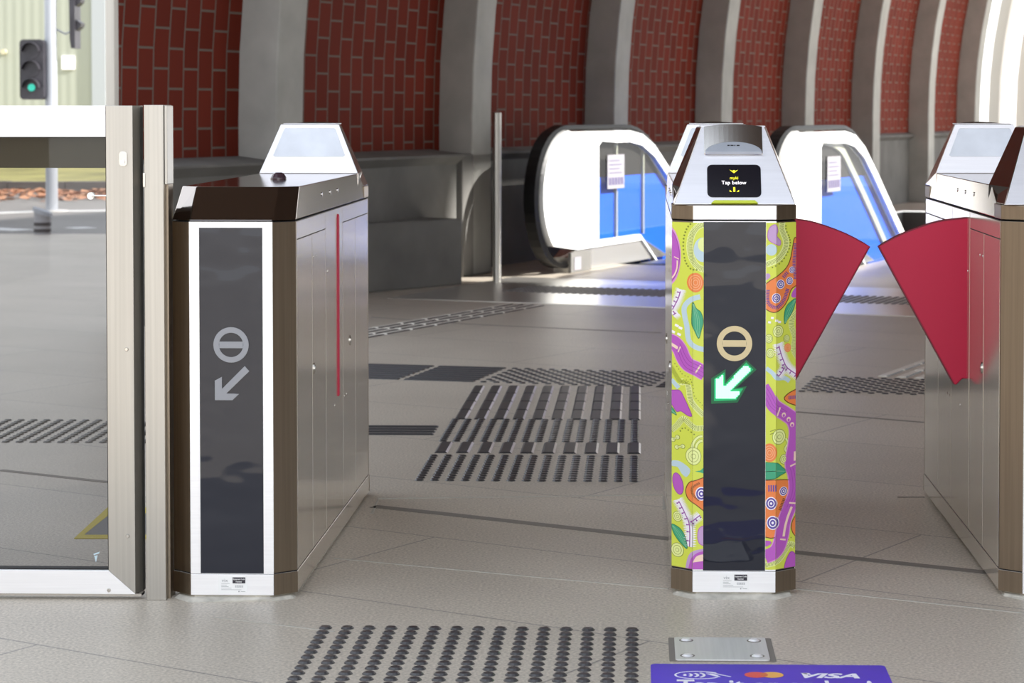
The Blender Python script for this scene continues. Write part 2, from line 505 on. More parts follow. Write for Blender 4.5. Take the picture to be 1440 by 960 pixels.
# roof: vault shell on the far side with an opening for the sun, flat soffit over the gates
T_S0, T_S1, T_N0, T_N1 = 2.2, 9.5, -1.05, 2.42
rf = MB()
NS, NA = 104, 150
for i in range(NS):
    sa, sb = S_START + (S_END - S_START) * i / NS, S_START + (S_END - S_START) * (i + 1) / NS
    for j in range(NA):
        a0, a1 = math.radians(60 + 120.0 * j / NA), math.radians(60 + 120.0 * (j + 1) / NA)
        p = lambda s, a: (s, NC - (RV + 0.6) * math.cos(a), ZS + (RV + 0.6) * math.sin(a))
        c = p((sa + sb) / 2, (a0 + a1) / 2)
        t = c[2] / SUN_SN.z
        ts, tn = c[0] - SUN_SN.x * t, c[1] - SUN_SN.y * t
        if T_S0 < ts < T_S1 and T_N0 < tn < T_N1: continue          # opening shaped so the sun falls only around the escalator
        if sa > 10.5 and a0 > math.radians(126): continue                     # open side beyond the escalator
        rf.face([SN(*p(sa, a0)), SN(*p(sb, a0)), SN(*p(sb, a1)), SN(*p(sa, a1))])
bmesh.ops.remove_doubles(rf.bm, verts=rf.bm.verts, dist=1e-4)
struct(rf.build('ceiling_vault', 'concrete', fix=False))

so_ = MB()
so_.loft([SN(-8.9, 1.4, 3.6), SN(S_START, 1.4, 3.6), SN(S_START, 19, 3.6), SN(-8.9, 19, 3.6)], [SN(-8.9, 1.4, 3.9), SN(S_START, 1.4, 3.9), SN(S_START, 19, 3.9), SN(-8.9, 19, 3.9)])
struct(so_.build('ceiling', 'roof_brown'))
ew = MB()
pts = [(NC - (RV + 0.6) * math.cos(math.radians(d)), ZS + (RV + 0.6) * math.sin(math.radians(d))) for d in range(17, 164, 4)]
ew.prism(pts, lambda n, z: SN(S_START - 0.02, n, z), lambda n, z: SN(S_START + 0.15, n, z))
struct(ew.build('wall_front', 'concrete'))
# end screen of the vault: white arched frames against the open sky
for i, (rr, w_, s_) in enumerate(((7.96, 0.16, 21.4), (7.62, 0.26, 21.8), (6.9, 0.16, 22.2), (6.2, 0.16, 22.2))):
    e = MB(); rings = []
    for d in range(0, 181, 4):
        a = math.radians(d)
        q = [(NC - r_ * math.cos(a), ZS + r_ * math.sin(a)) for r_ in (rr - w_, rr)]
        rings.append([SN(s_, *q[0]), SN(s_, *q[1]), SN(s_ + 0.2, *q[1]), SN(s_ + 0.2, *q[0])])
    z0 = [Vector((p.x, p.y, 0)) for p in rings[0]]; z1 = [Vector((p.x, p.y, 0)) for p in rings[-1]]
    e.loft(z0, *rings, z1)
    struct(e.build('window_%d' % (i + 1), 'white_frame'))
# side wall outside the view, then two added walls for the steel to reflect
sw = MB()
sw.loft([SN(-8.9, 15, 0), SN(-3, 15, 0), SN(-3, 15.3, 0), SN(-8.9, 15.3, 0)], [SN(-8.9, 15, 3.6), SN(-3, 15, 3.6), SN(-3, 15.3, 3.6), SN(-8.9, 15.3, 3.6)])
struct(sw.build('wall_right', 'roof_brown'))

for nm_, x0_, y0_, y1_ in (('wall_reflection_left', -4.9, -6.0, 5.6), ('wall_reflection_right', 4.6, -6.0, 4.2)):  # added unseen walls, there to darken what the gate corners reflect
    e = MB(); e.box(x0_, x0_ + 0.3, y0_, y1_, 0, 3.0)
    struct(e.build(nm_, 'reflection_brown' if x0_ < 0 else 'reflection_tan'))

# floor joints and access-cover outlines
def joint(name, pts_px, w, m):
    b = MB()
    P = [FL(*p) for p in pts_px]
    out = stripe([(p.x, p.y) for p in P], w)
    b.prism(out, lambda x_, y_: (x_, y_, 0.0), lambda x_, y_: (x_, y_, 0.0015))
    struct(b.build(name, m))
joint('trim_10', [(525, 712), (620, 722), (935, 757), (1405, 807), (1600, 829)], 0.045, 'joint_dark')
joint('trim_11', [(523, 722), (532, 701), (932, 696), (934, 716)], 0.010, 'joint_light')
joint('trim_12', [(1262, 699), (1300, 699)], 0.012, 'joint_dark')
joint('trim_13', [(300, 868), (470, 888), (900, 858), (1000, 873)][0:2], 0.006, 'joint_light')
joint('trim_14', [(470, 785), (760, 812), (940, 828)], 0.006, 'joint_light')
joint('trim_15', [(1120, 828), (1440, 862)], 0.008, 'joint_light')
joint('trim_16', [(0, 661), (152, 678)], 0.03, 'joint_dark')
joint('trim_17', [(523, 446), (1075, 483)][0:1] + [(660, 456), (930, 468)], 0.02, 'joint_dark')
joint('trim_18', [(1120, 579), (1300, 594)], 0.025, 'joint_dark')

# ================================================================== TICKET GATES
GW, GL, GH = 0.160, 1.65, 0.972
def octo(w, y0, y1, cx, cy):
    return [(-w + cx, y0), (w - cx, y0), (w, y0 + cy), (w, y1 - cy), (w - cx, y1), (-w + cx, y1), (-w, y1 - cy), (-w, y0 + cy)]
CHX, CHY = 0.053, 0.045
FX = GW - CHX                          # half width of the flat front

def head(root, rear):
    """pyramid-shaped reader head; rear=True turns it to face the far end"""
    M = Matrix.Identity(4)
    if rear: M = Matrix.Translation((0, GL, 0)) @ Matrix.Rotation(PI, 4, 'Z')
    zb, zt = 1.013, 1.213
    b = MB(M)
    y0, y1, t0, t1 = 0.012, 0.29, 0.135, 0.245
    hw, tw = 0.157, 0.083
    ti = 0.093; m_ = 0.045 / (zt - zb)
    b.loft([(-hw, y0, zb), (hw, y0, zb), (hw, y1, zb), (-hw, y1, zb)],
           [(-hw + (hw - tw) * m_, y0 + (t0 - y0) * m_, 1.058), (hw - (hw - tw) * m_, y0 + (t0 - y0) * m_, 1.058), (hw, y1 + (t1 - y1) * m_, 1.058), (-hw, y1 + (t1 - y1) * m_, 1.058)],
           [(-tw, t0, zt), (tw, t0, zt), (ti, t1, zt), (-ti, t1, zt)])
    hd = b.build('reader_head', 'steel_hood', root, bevel=0.003)
    b = MB(M); b.box(-tw - 0.002, tw + 0.002, t0 - 0.004, t1 + 0.002, zt, zt + 0.003); b.build('top_cap', 'head_face', hd, bevel=0.001)
    # outer sloped face plate
    Bo = Vector((0, y0, zb)); Vd = Vector((0, t0 - y0, zt - zb)); H = Vd.length; Vd.normalize()
    No = Vector((0, -Vd.z, Vd.y))
    fr = lambda lift: (lambda u, v: Bo + Vector((u, 0, 0)) + Vd * v + No * lift)
    b = MB(M)
    wd_ = lambda v: hw + (tw - hw) * v / H
    b.prism([(-hw + 0.002, 0.001), (hw - 0.002, 0.001), (tw - 0.001, H - 0.001), (-tw + 0.001, H - 0.001)], fr(0), fr(0.0025))
    fp = b.build('face_plate', 'head_face', hd, bevel=0.001)
    k = H / 0.200
    b = MB(M)
    b.prism(rrect(-0.0695, 0.0695, 0.021, 0.1175, 0.013), fr(0.002), fr(0.0045))
    scn = b.build('display_screen', 'screen_black', hd)
    b = MB(M); f = fr(0.0049)
    b.mi = 1
    for t in text_polys('Tap below', 0.0155, 0.0, width=0.064): b.flat([(p[0] - 0.0325, p[1] + 0.0585) for p in t], f)
    b.mi = 0
    for t in text_polys('myki', 0.0125, 0.0, width=0.021): b.flat([(p[0] - 0.0105, p[1] + 0.0735) for p in t], f)
    b.flat([(-0.0115, 0.1025), (-0.004, 0.0985), (0, 0.1015), (0.004, 0.0985), (0.0115, 0.1025), (0, 0.0915)], f)
    b.flat([(-0.0025, 0.0365), (0.0025, 0.0365), (0.0025, 0.0500), (-0.0025, 0.0500)], f)
    b.flat([(-0.0120, 0.0365), (-0.0060, 0.0365), (-0.0120, 0.0420)], f)
    b.flat([(0.0120, 0.0365), (0.0120, 0.0420), (0.0060, 0.0365)], f)
    b.build('display_text', ['screen_yellow', 'screen_white'], hd, fix=False)
    # scanner hood: half barrel let into the top of the face
    b = MB(M)
    rings = []
    for i in range(13):
        u = -0.076 + 0.152 * i / 12
        bul = 0.012 * (1 - (u / 0.076) ** 2)
        rings.append([fr(0.0015)(u, 0.148), fr(0.004 + bul)(u, 0.152), fr(0.004 + bul)(u, H - 0.001), fr(-0.006)(u, H - 0.001)])
    b.loft(*rings)
    b.build('scanner_hood', 'steel_polished', hd)
    b = MB(M)
    lens = [(-0.074, 0.1475), (0.074, 0.1475)] + [(0.074 * math.cos(a), 0.1475 + 0.032 * math.sin(a)) for a in [PI * i / 14 for i in range(1, 14)]]
    b.prism(lens, fr(0.006), fr(0.0178))
    b.build('scanner_face', 'head_panel', hd, bevel=0.001)
    b = MB(M)
    for u0, u1 in ((-0.016, -0.010), (-0.008, 0.000), (0.002, 0.005), (0.008, 0.016)):
        b.flat([(u0, 0.166), (u1, 0.166), (u1, 0.1695), (u0, 0.1695)], fr(0.0182))
    b.build('scanner_slot', 'gap_dark', hd, fix=False)
    b = MB(M)
    b.prism([(-0.060, 0.0), (0.060, 0.0), (0.052, 0.008), (-0.052, 0.008)], fr(0.002), fr(0.012))
    b.build('card_pad', 'lime', hd, bevel=0.001)
    # inner face plate with its framed panel
    Bi = Vector((0, y1, zb)); Vi = Vector((0, t1 - y1, zt - zb)); Hi = Vi.length; Vi.normalize()
    Ni = Vector((0, Vi.z, -Vi.y))
    fi = lambda lift: (lambda u, v: Bi + Vector((u, 0, 0)) + Vi * v + Ni * lift)
    b = MB(M)
    v0 = 0.0465
    b.prism([(-hw + 0.001, v0), (hw - 0.001, v0), (ti - 0.001, Hi - 0.001), (-ti + 0.001, Hi - 0.001)], fi(0), fi(0.0025))
    b.build('inner_plate', 'head_face', hd, bevel=0.001)
    b = MB(M)
    w2 = lambda v: hw + (ti - hw) * (v - v0) / (Hi - v0)
    va, vb = 0.100, Hi - 0.014
    pn_ = [(-w2(va) + 0.022, va + 0.004), (-w2(va) + 0.027, va), (w2(va) - 0.027, va), (w2(va) - 0.022, va + 0.004), (w2(vb) - 0.017, vb - 0.003), (w2(vb) - 0.021, vb), (-w2(vb) + 0.021, vb), (-w2(vb) + 0.017, vb - 0.003)]
    b.prism(pn_, fi(0.002), fi(0.0032))
    b.build('inset_panel', 'head_panel', hd, bevel=0.0008)
    # rim block under the head
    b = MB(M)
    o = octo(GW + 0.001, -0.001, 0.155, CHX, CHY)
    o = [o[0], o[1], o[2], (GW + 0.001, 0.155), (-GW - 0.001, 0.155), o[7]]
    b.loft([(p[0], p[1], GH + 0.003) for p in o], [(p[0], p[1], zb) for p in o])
    rm = b.build('rim', 'steel_brown_reflect', root, bevel=0.002)
    b = MB(M); b.box(-FX, FX, -0.0035, 0, GH + 0.004, zb - 0.001)
    b.build('rim_plate', 'steel_white', rm, bevel=0.001)
    return hd

def pictogram(root, m, lit):
    f = lambda y: (lambda u, v: (u, y, v))
    zc = 0.657
    b = MB()
    n_ = 40
    o = circle(0, zc, 0.0455, n=n_); i_ = circle(0, zc, 0.0312, n=n_)
    b.ring_prism(o, i_, f(-0.0036), f(-0.0042))
    b.prism([(-0.0305, zc - 0.0085), (0.0305, zc - 0.0085), (0.0305, zc + 0.0085), (-0.0305, zc + 0.0085)], f(-0.0036), f(-0.0042))
    b.build('card_symbol', m, root)
    # arrow pointing down and left
    if not lit:
        b = MB()
        g = [(327 + d[0] - 327, d[1]) for d in ()]
        P = lambda x_, y_: ((x_ - 326.0) / 545.0, 1.255 - (y_ - 156) / 545.0)
        sh = [P(345, 511.5), P(351.5, 518.5), P(319, 550), P(329, 550), P(337, 550.5), P(327.5, 559.3), P(303, 559.3), P(303, 532), P(313, 526.5), P(313, 543.5)]
        b.prism(sh, f(-0.0036), f(-0.0042))
        b.build('arrow_symbol', m, root)
    else:
        P = lambda x_, y_: ((x_ - 1033.5) / 545.0, 1.255 - (y_ - 156) / 545.0)
        poly = [P(1050, 511.5), P(1057, 518.5), P(1026, 549), P(1043, 548), P(1035, 558.5), P(1008, 560), P(1008, 533), P(1018, 526), P(1019, 543)]
        cxm = sum(p[0] for p in poly) / len(poly); czm = sum(p[1] for p in poly) / len(poly)
        gl = [P(1050, 505), P(1064.5, 518.5), P(1037, 544), P(1051, 542), P(1038, 565), P(1001, 567), P(1001, 531), P(1021, 518), P(1022, 534)]
        b = MB(); b.prism(gl, f(-0.0031), f(-0.0034)); b.build('arrow_halo_outer', 'led_halo_faint', root)  # painted halo: dim green glow laid around the lit arrow
        gl = [P(1050, 508.5), P(1060, 518.5), P(1032, 546), P(1046, 545), P(1036, 561.5), P(1005, 563), P(1005, 532), P(1019.5, 522.5), P(1020.5, 539)]
        b = MB(); b.prism(gl, f(-0.0034), f(-0.0038)); b.build('arrow_halo_inner', 'led_glow', root)  # inner, brighter layer of the painted halo
        def inside(p):
            c = False; j = len(poly) - 1
            for i in range(len(poly)):
                a, d = poly[i], poly[j]
                if (a[1] > p[1]) != (d[1] > p[1]) and p[0] < (d[0] - a[0]) * (p[1] - a[1]) / (d[1] - a[1]) + a[0]: c = not c
                j = i
            return c
        b = MB(); st = 0.0062
        for i in range(20):
            for j in range(20):
                p = (-0.0500 + i * st * 0.75, 0.508 + j * st * 0.75)
                if inside(p): b.flat(circle(p[0], p[1], 0.0029, n=8), f(-0.0046))
        b.build('led_arrow', 'led_green', root, fix=False)

def paddle(root, side, closed):
    f = (lambda t: (lambda p, z: (side * (GW + p), 0.66 + t, z))) if closed else None
    if closed:
        arc_ = smooth_line([(0.0, 0.951), (0.05, 0.9455), (0.10, 0.936), (0.185, 0.905), (0.252, 0.869)], 3)
        poly = [(-0.03, 0.49), (-0.03, 0.951)] + arc_ + [(0.036, 0.476), (0.030, 0.473), (0.012, 0.492)]
        b = MB(); b.prism(poly, f(-0.013), f(0.013))
        pd = b.build('paddle', 'paddle_red', root, bevel=0.004)
        # dark rubber edging round the free edge
        e = [(0.0, 0.951)] + arc_[1:] + [(0.036, 0.476)]
        b = MB(); b.prism(stripe(e, 0.003), f(-0.0135), f(0.0135))
        b.build('edge_strip', 'paddle_edge', pd)
    else:
        b = MB()
        g = lambda p: (lambda y, z: (side * (GW + p), y, z))
        yc = 0.86
        poly = [(yc - 0.014, 0.418)] + [(yc + 0.014, 0.418), (yc + 0.014, 0.944), (yc, 0.955), (yc - 0.014, 0.944)]
        b.prism(poly, g(-0.01), g(0.004))
        b.build('paddle', 'paddle_red', root, bevel=0.004)

def base_sticker(parent, x0):
    f = lambda u, v: (x0 + u, -0.0042, v)
    b = MB(); b.prism([(0, 0.019), (0.075, 0.019), (0.075, 0.062), (0, 0.062)], lambda u, v: (x0 + u, -0.0035, v), lambda u, v: (x0 + u, -0.0041, v))
    st = b.build('rating_label', 'sticker_white', parent)
    g = lambda u, v: (x0 + u, -0.0046, v)
    h = lambda u, v: (x0 + u, -0.0050, v)
    b = MB()
    b.mi = 0
    b.flat([(0.037, 0.0435), (0.070, 0.0435), (0.070, 0.059), (0.037, 0.059)], g)
    b.mi = 2
    for t in text_polys('Equipment Code', 0.0055, 0.0001, width=0.030): b.flat([(p[0] + 0.0385, p[1] + 0.0525) for p in t], h)
    for t in text_polys('Number', 0.0050, 0.0001, width=0.016): b.flat([(p[0] + 0.0455, p[1] + 0.0462) for p in t], h)
    b.mi = 1
    for t in text_polys('vix', 0.0125, 0.0, width=0.016): b.flat([(p[0] + 0.009, p[1] + 0.047) for p in t], g)
    for v, u1 in ((0.0425, 0.030), (0.0385, 0.022), (0.0345, 0.027), (0.0305, 0.034), (0.0265, 0.060)):
        b.flat([(0.008, v), (u1, v), (u1, v + 0.0009), (0.008, v + 0.0009)], g)
    for i in range(14):
        u = 0.044 + i * 0.0015
        b.flat([(u, 0.0325), (u + (0.0005 if i % 3 else 0.0010), 0.0325), (u + (0.0005 if i % 3 else 0.0010), 0.0385), (u, 0.0385)], g)
    b.flat(circle(0.0535, 0.0225, 0.0018, n=10), g); b.flat([(0.058, 0.022), (0.070, 0.022), (0.070, 0.0231), (0.058, 0.0231)], g)
    b.build('label_print', ['ink_dark', 'ink_grey', 'sticker_white'], st, fix=False)

def gate(name_loc, label, front_head, rear_head, art=False, lit=False, picto=None, paddles=()):
    root = empty('ticket_gate', name_loc)
    tag(root, label, 'ticket gate', 'ticket gates across the station entrance')
    # mortar bed and base
    b = MB()
    rnd = random.Random(len(label))
    o = octo(GW - 0.012, 0.004, GL - 0.01, CHX - 0.005, CHY)
    r0 = [(p[0] * (1.01 + 0.05 * rnd.random()), p[1] * 1.0 + (-0.034 * (0.6 + 0.6 * rnd.random()) if p[1] < 0.1 else 0.01), 0.0) for p in o]
    b.loft(r0, [(p[0] * 0.99, p[1] - (0.020 if p[1] < 0.1 else 0), 0.006) for p in o], [(p[0] * 0.97, p[1] - (0.004 if p[1] < 0.1 else 0), 0.008) for p in o], [(p[0] * 0.97, p[1] - (0.003 if p[1] < 0.1 else 0), 0.013) for p in o]); b.build('mortar_bed', 'mortar', root)
    b = MB(); o = octo(GW + 0.001, -0.001, GL + 0.001, CHX, CHY)
    b.loft([(p[0], p[1], 0.012) for p in o], [(p[0], p[1], 0.0665) for p in o])
    bs = b.build('base', 'steel_side', root, bevel=0.0015)
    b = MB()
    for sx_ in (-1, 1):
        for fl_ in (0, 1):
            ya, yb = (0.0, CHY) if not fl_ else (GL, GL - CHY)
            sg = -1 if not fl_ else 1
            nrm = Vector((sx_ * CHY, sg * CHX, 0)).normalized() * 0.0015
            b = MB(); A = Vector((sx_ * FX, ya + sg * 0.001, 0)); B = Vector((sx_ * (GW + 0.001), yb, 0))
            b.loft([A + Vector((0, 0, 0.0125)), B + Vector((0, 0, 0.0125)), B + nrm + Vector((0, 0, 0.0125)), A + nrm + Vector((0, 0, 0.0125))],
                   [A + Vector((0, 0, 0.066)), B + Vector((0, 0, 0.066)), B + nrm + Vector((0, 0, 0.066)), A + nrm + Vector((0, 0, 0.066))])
            b.build('corner_trim', 'steel_brown_reflect', bs)
    b = MB(); b.box(-FX, FX, -0.0035, 0.0, 0.0125, 0.0662)
    kp = b.build('kick_plate', 'steel_white', bs, bevel=0.001)
    base_sticker(bs, -0.036)
    # body
    b = MB(); o = octo(GW - 0.001, 0.001, GL - 0.001, CHX, CHY)
    b.loft([(p[0], p[1], 0.066) for p in o], [(p[0], p[1], GH) for p in o])
    bd = b.build('body', 'gap_dark', root)
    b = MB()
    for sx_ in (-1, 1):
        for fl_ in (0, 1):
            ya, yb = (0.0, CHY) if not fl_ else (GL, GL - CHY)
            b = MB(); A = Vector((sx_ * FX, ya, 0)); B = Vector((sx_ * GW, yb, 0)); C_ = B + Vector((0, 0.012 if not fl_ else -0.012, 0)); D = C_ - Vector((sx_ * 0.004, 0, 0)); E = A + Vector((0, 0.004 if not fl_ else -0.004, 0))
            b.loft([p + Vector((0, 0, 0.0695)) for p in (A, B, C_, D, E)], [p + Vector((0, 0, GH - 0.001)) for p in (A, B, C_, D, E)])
            b.build('corner_trim', 'steel_brown_reflect', root, bevel=0.001)
    # side panels with seams
    ys = [0.060, 0.335, 0.600, 0.965, 1.265, 1.590]
    for sx_ in (-1, 1):
        for i in range(5):
            y0, y1 = ys[i] + 0.003, ys[i + 1] - 0.003
            x0, x1 = sorted((sx_ * (GW - 0.003), sx_ * GW))
            zt = GH - 0.002 if i == 2 else 0.922
            b = MB(); b.box(x0, x1, y0, y1, 0.0695, zt)
            pn = b.build('side_panel', 'steel_side', root, bevel=0.0008)
            if i in (1, 3):
                b = MB(); b.cyl((sx_ * GW - (0.0015 if sx_ > 0 else -0.0015), y0 + (0.03 if i == 1 else 0.17), 0.555), 0.016, sx_ * 0.004, 'x', 16)
                b.cyl((sx_ * GW, y0 + (0.03 if i == 1 else 0.17), 0.555), 0.010, sx_ * 0.004, 'x', 16)
                b.build('panel_lock', 'steel_polished', pn)
        for (y0, y1) in ((0.062, 0.598), (0.967, 1.588)):
            x0, x1 = sorted((sx_ * (GW - 0.003), sx_ * GW))
            b = MB(); b.box(x0, x1, y0, y1, 0.9245, GH - 0.002)
            b.build('top_panel', 'steel_side', root, bevel=0.0008)
        for (y, z) in ((0.36, 0.86), (0.41, 0.86), (0.78, 0.40), (1.0, 0.40), (1.05, 0.40), (0.64, 0.80)):
            b = MB(); b.cyl((sx_ * (GW - 0.001), y, z), 0.004, sx_ * 0.0022, 'x', 10); b.build('rivet', 'steel_polished', root)
    # front display
    b = MB()
    ox, oz0, oz1 = FX, 0.0675, GH
    ix, iz0, iz1 = (0.0815, 0.0685, 0.957) if not art else (0.0800, 0.0685, GH - 0.002)
    b.ring_prism([(-ox, oz0), (ox, oz0), (ox, oz1), (-ox, oz1)], [(-ix, iz0), (ix, iz0), (ix, iz1), (-ix, iz1)], lambda u, v: (u, 0.001, v), lambda u, v: (u, -0.003, v))
    b.build('display_frame', 'steel_white', root)
    b = MB(); b.box(-ix, ix, -0.0015, 0.001, iz0, iz1)
    b.build('display_glass', 'black_glass', root)
    if picto: pictogram(root, picto, lit)
    # hood
    zb = GH + 0.003
    fs = 0.20 if front_head else 0.105
    lo = octo(GW, 0.001, GL - 0.001, CHX, CHY)
    hi = octo(GW - 0.006, fs, GL - (0.2 if rear_head else 0.03), CHX - 0.006, CHY)
    b = MB(); b.loft([(p[0], p[1], zb) for p in lo], [(p[0], p[1], 1.058) for p in hi])
    hdm = b.build('hood', 'steel_hood', root, bevel=0.0025)
    for sx_ in (-1, 1):
        for y in (0.55, 0.72, 0.88):
            b = MB(); b.cyl((sx_ * (GW - 0.0055), y, 1.022), 0.006, sx_ * 0.004, 'x', 12); b.build('hood_stud', 'steel_polished', hdm)
    if front_head: head(root, False)
    if rear_head: head(root, True)
    if not front_head:
        b = MB()
        rings = [[(0.0 + math.cos(2 * PI * i / 20) * r_, 0.77 + math.sin(2 * PI * i / 20) * r_, z_) for i in range(20)] for r_, z_ in ((0.024, 1.057), (0.024, 1.062), (0.0165, 1.074), (0.009, 1.0775))]
        b.loft(*rings)
        b.build('sensor_dome', 'sensor_purple', root, bevel=0.001)
    for (sd_, cl) in paddles: paddle(root, sd_, cl)
    return root

def front_at(px, py):
    p = FL(px, py, 0.012); return Vector((p.x, p.y, 0.0))
g1 = front_at(327, 836.5)
g2 = front_at(1032, 832.5)
p3 = FL(1404.7, 829.5, 0.012); g3 = Vector((p3.x + GW, p3.y - CHY, 0.0))
print('gates', g1, g2, g3)
gate(g1, 'leftmost silver ticket gate with unlit black glass front beside the glass swing gate', False, True, picto='pictogram_grey', paddles=((1, False),))
G2 = gate(g2, 'ticket gate wrapped in lime patterned artwork with a lit green arrow', True, True, art=True, lit=True, picto='pictogram_gold', paddles=((1, True),))
gate(g3, 'ticket gate cut off by the right edge, red paddle on its near flank', True, True, picto='pictogram_grey', paddles=((-1, True),))

# ------------------------------------------------------------------ artwork film on the middle gate
ART = {'lime': (212, 222, 82), 'pale': (232, 240, 160), 'olive': (132, 146, 52), 'purple': (186, 92, 192), 'dpurple': (150, 62, 160), 'lilac': (196, 160, 206),
       'cream': (246, 216, 196), 'white': (248, 244, 250), 'blue': (190, 212, 222), 'green': (64, 166, 124), 'dgreen': (34, 116, 80), 'lgreen': (140, 204, 160), 'orange': (238, 134, 70),
       'lorange': (246, 178, 130), 'brown': (104, 58, 34), 'violet': (92, 70, 160), 'pink': (220, 150, 210)}
for k_, v_ in ART.items(): mat('art_' + k_, lin(*v_), 0.42)
AK = list(ART)

def clip_half(poly, a, b_, c):
    """keep a*x+b*y<=c"""
    out = []
    n_ = len(poly)
    for i in range(n_):
        p, q = poly[i], poly[(i + 1) % n_]
        dp, dq = a * p[0] + b_ * p[1] - c, a * q[0] + b_ * q[1] - c
        if dp <= 0: out.append(p)
        if (dp < 0 < dq) or (dq < 0 < dp):
            t = dp / (dp - dq); out.append((p[0] + (q[0] - p[0]) * t, p[1] + (q[1] - p[1]) * t))
    return out

class Film:
    """flat motifs laid on the folded strip (flat front + corner), outlines given as read off the strip"""
    def __init__(self, right):
        self.b = MB(); self.right = right; self.lv = 0
    def put(self, poly, col, lv):
        poly = [(p[0] + 3.7 * (p[1] - 312) / 485, p[1]) for p in poly]
        if self.right: lo_, fold, hi_ = 1078.0, 1092.5, 1120.6
        else: lo_, fold, hi_ = 946.4, 974.5, 989.6
        poly = clip_half(poly, 0, 1, 796.5); poly = clip_half(poly, 0, -1, -314.5)
        self.b.mi = AK.index(col)
        e = 0.0006 + 0.00022 * lv
        z = lambda y_: 0.072 + (796.5 - y_) / (796.5 - 314.5) * (0.968 - 0.072)
        fx = lambda x_: (x_ - 1033.5) / (fold - 1033.5) * FX * (1 if self.right else -1)
        sgn = 1 if self.right else -1
        nrm = Vector((sgn * CHY, -CHX, 0)).normalized()
        def flat(x_, y_): return (fx(x_), -0.003 - e, z(y_))
        def cham(x_, y_):
            t = (x_ - fold) / ((hi_ if self.right else lo_) - fold)
            return Vector((sgn * (FX + CHX * t), CHY * t, z(y_))) + nrm * e
        if self.right:
            A = clip_half(clip_half(poly, 1, 0, fold), -1, 0, -lo_); B = clip_half(clip_half(poly, 1, 0, hi_), -1, 0, -fold)
        else:
            A = clip_half(clip_half(poly, 1, 0, hi_), -1, 0, -fold); B = clip_half(clip_half(poly, 1, 0, fold), -1, 0, -lo_)
        for q, f in ((A, flat), (B, cham)):
            if len(q) >= 3:
                try: self.b.flat(q, f)
                except Exception: pass
    def ring(self, cx, cy, r, ry, w, col, lv):
        n_ = 28; ry = ry or r
        for i in range(n_):
            a0, a1 = 2 * PI * i / n_, 2 * PI * (i + 1) / n_
            self.put([(cx + r * math.cos(a0), cy + ry * math.sin(a0)), (cx + r * math.cos(a1), cy + ry * math.sin(a1)),
                      (cx + (r - w) * math.cos(a1), cy + (ry - w) * math.sin(a1)), (cx + (r - w) * math.cos(a0), cy + (ry - w) * math.sin(a0))], col, lv)
    def rosette(self, x_, y_, r, lv=3):
        self.put(circle(x_, y_, r, r * 1.12), 'white', lv)
        for k_, c in ((0.86, 'violet'), (0.60, 'white'), (0.44, 'violet'), (0.20, 'white')): lv += 1; self.put(circle(x_, y_, r * k_, r * k_ * 1.12, 18), c, lv)
    def ticks(self, line, ln, step, w, col, lv):
        L = smooth_line(line, 6); acc = 0
        for p, q in zip(L[:-1], L[1:]):
            d = math.hypot(q[0] - p[0], q[1] - p[1])
            if d == 0: continue
            t = (step - acc % step) if acc else 0
            while t < d:
                c = (p[0] + (q[0] - p[0]) * t / d, p[1] + (q[1] - p[1]) * t / d)
                nx, ny = -(q[1] - p[1]) / d, (q[0] - p[0]) / d
                self.put(stripe([(c[0] - nx * ln / 2, c[1] - ny * ln / 2), (c[0] + nx * ln / 2, c[1] + ny * ln / 2)], w), col, lv)
                t += step
            acc += d
    def dots(self, line, step, r, col, lv):
        L = smooth_line(line, 6); acc = 0.0
        for p, q in zip(L[:-1], L[1:]):
            d = math.hypot(q[0] - p[0], q[1] - p[1])
            if acc + d >= step: self.put(circle(q[0], q[1], r, n=8), col, lv); acc = 0
            else: acc += d
    def blob(self, pts, col, edge, lv, w=1.0):
        P = smooth_line(pts, 4, True)
        self.put(P, col, lv)
        if edge:
            for i in range(len(P)):
                self.put(stripe([P[i], P[(i + 1) % len(P)]], w), edge, lv + 1)
    def leaf(self, pts, spine):
        self.blob(pts, 'green', 'dgreen', 3, 0.8)
        self.put(stripe(smooth_line(spine), 0.7), 'lgreen', 5)
        for dx in (-3, 3): self.put(stripe(smooth_line([(p[0] + dx * (0.2 + 0.8 * math.sin(PI * i / max(1, len(spine) - 1))), p[1]) for i, p in enumerate(spine)]), 0.5), 'lgreen', 5)
    def spiky(self, pts, w, lv=3):
        """white feathery form with a purple scalloped spine"""
        L = smooth_line(pts, 6); w = w * 1.15
        self.put(stripe(L, w * 0.75), 'white', lv)
        for i in range(0, len(L) - 1):
            p, q = L[i], L[i + 1]; d = math.hypot(q[0] - p[0], q[1] - p[1]) or 1
            nx, ny = -(q[1] - p[1]) / d, (q[0] - p[0]) / d
            for sg in (-1, 1):
                a = (p[0] + nx * sg * w * 0.33, p[1] + ny * sg * w * 0.33)
                self.put([(a[0] - (q[0] - p[0]) * 0.5, a[1] - (q[1] - p[1]) * 0.5), (a[0] + (q[0] - p[0]) * 0.5, a[1] + (q[1] - p[1]) * 0.5), (a[0] + nx * sg * w * 0.55, a[1] + ny * sg * w * 0.55)], 'white', lv)
        self.put(stripe([(p[0] + 0, p[1]) for p in L[2:]], 1.3), 'dpurple', lv + 1)
        for i in range(3, len(L) - 1, 4):
            p, q = L[i], L[i + 1]; d = math.hypot(q[0] - p[0], q[1] - p[1]) or 1
            nx, ny = -(q[1] - p[1]) / d, (q[0] - p[0]) / d
            self.put(stripe([(p[0], p[1]), (p[0] + nx * w * 0.33, p[1] + ny * w * 0.33)], 1.2), 'dpurple', lv + 1)
            self.put(circle(p[0] + nx * w * 0.33, p[1] + ny * w * 0.33, 1.1, n=8), 'dpurple', lv + 1)
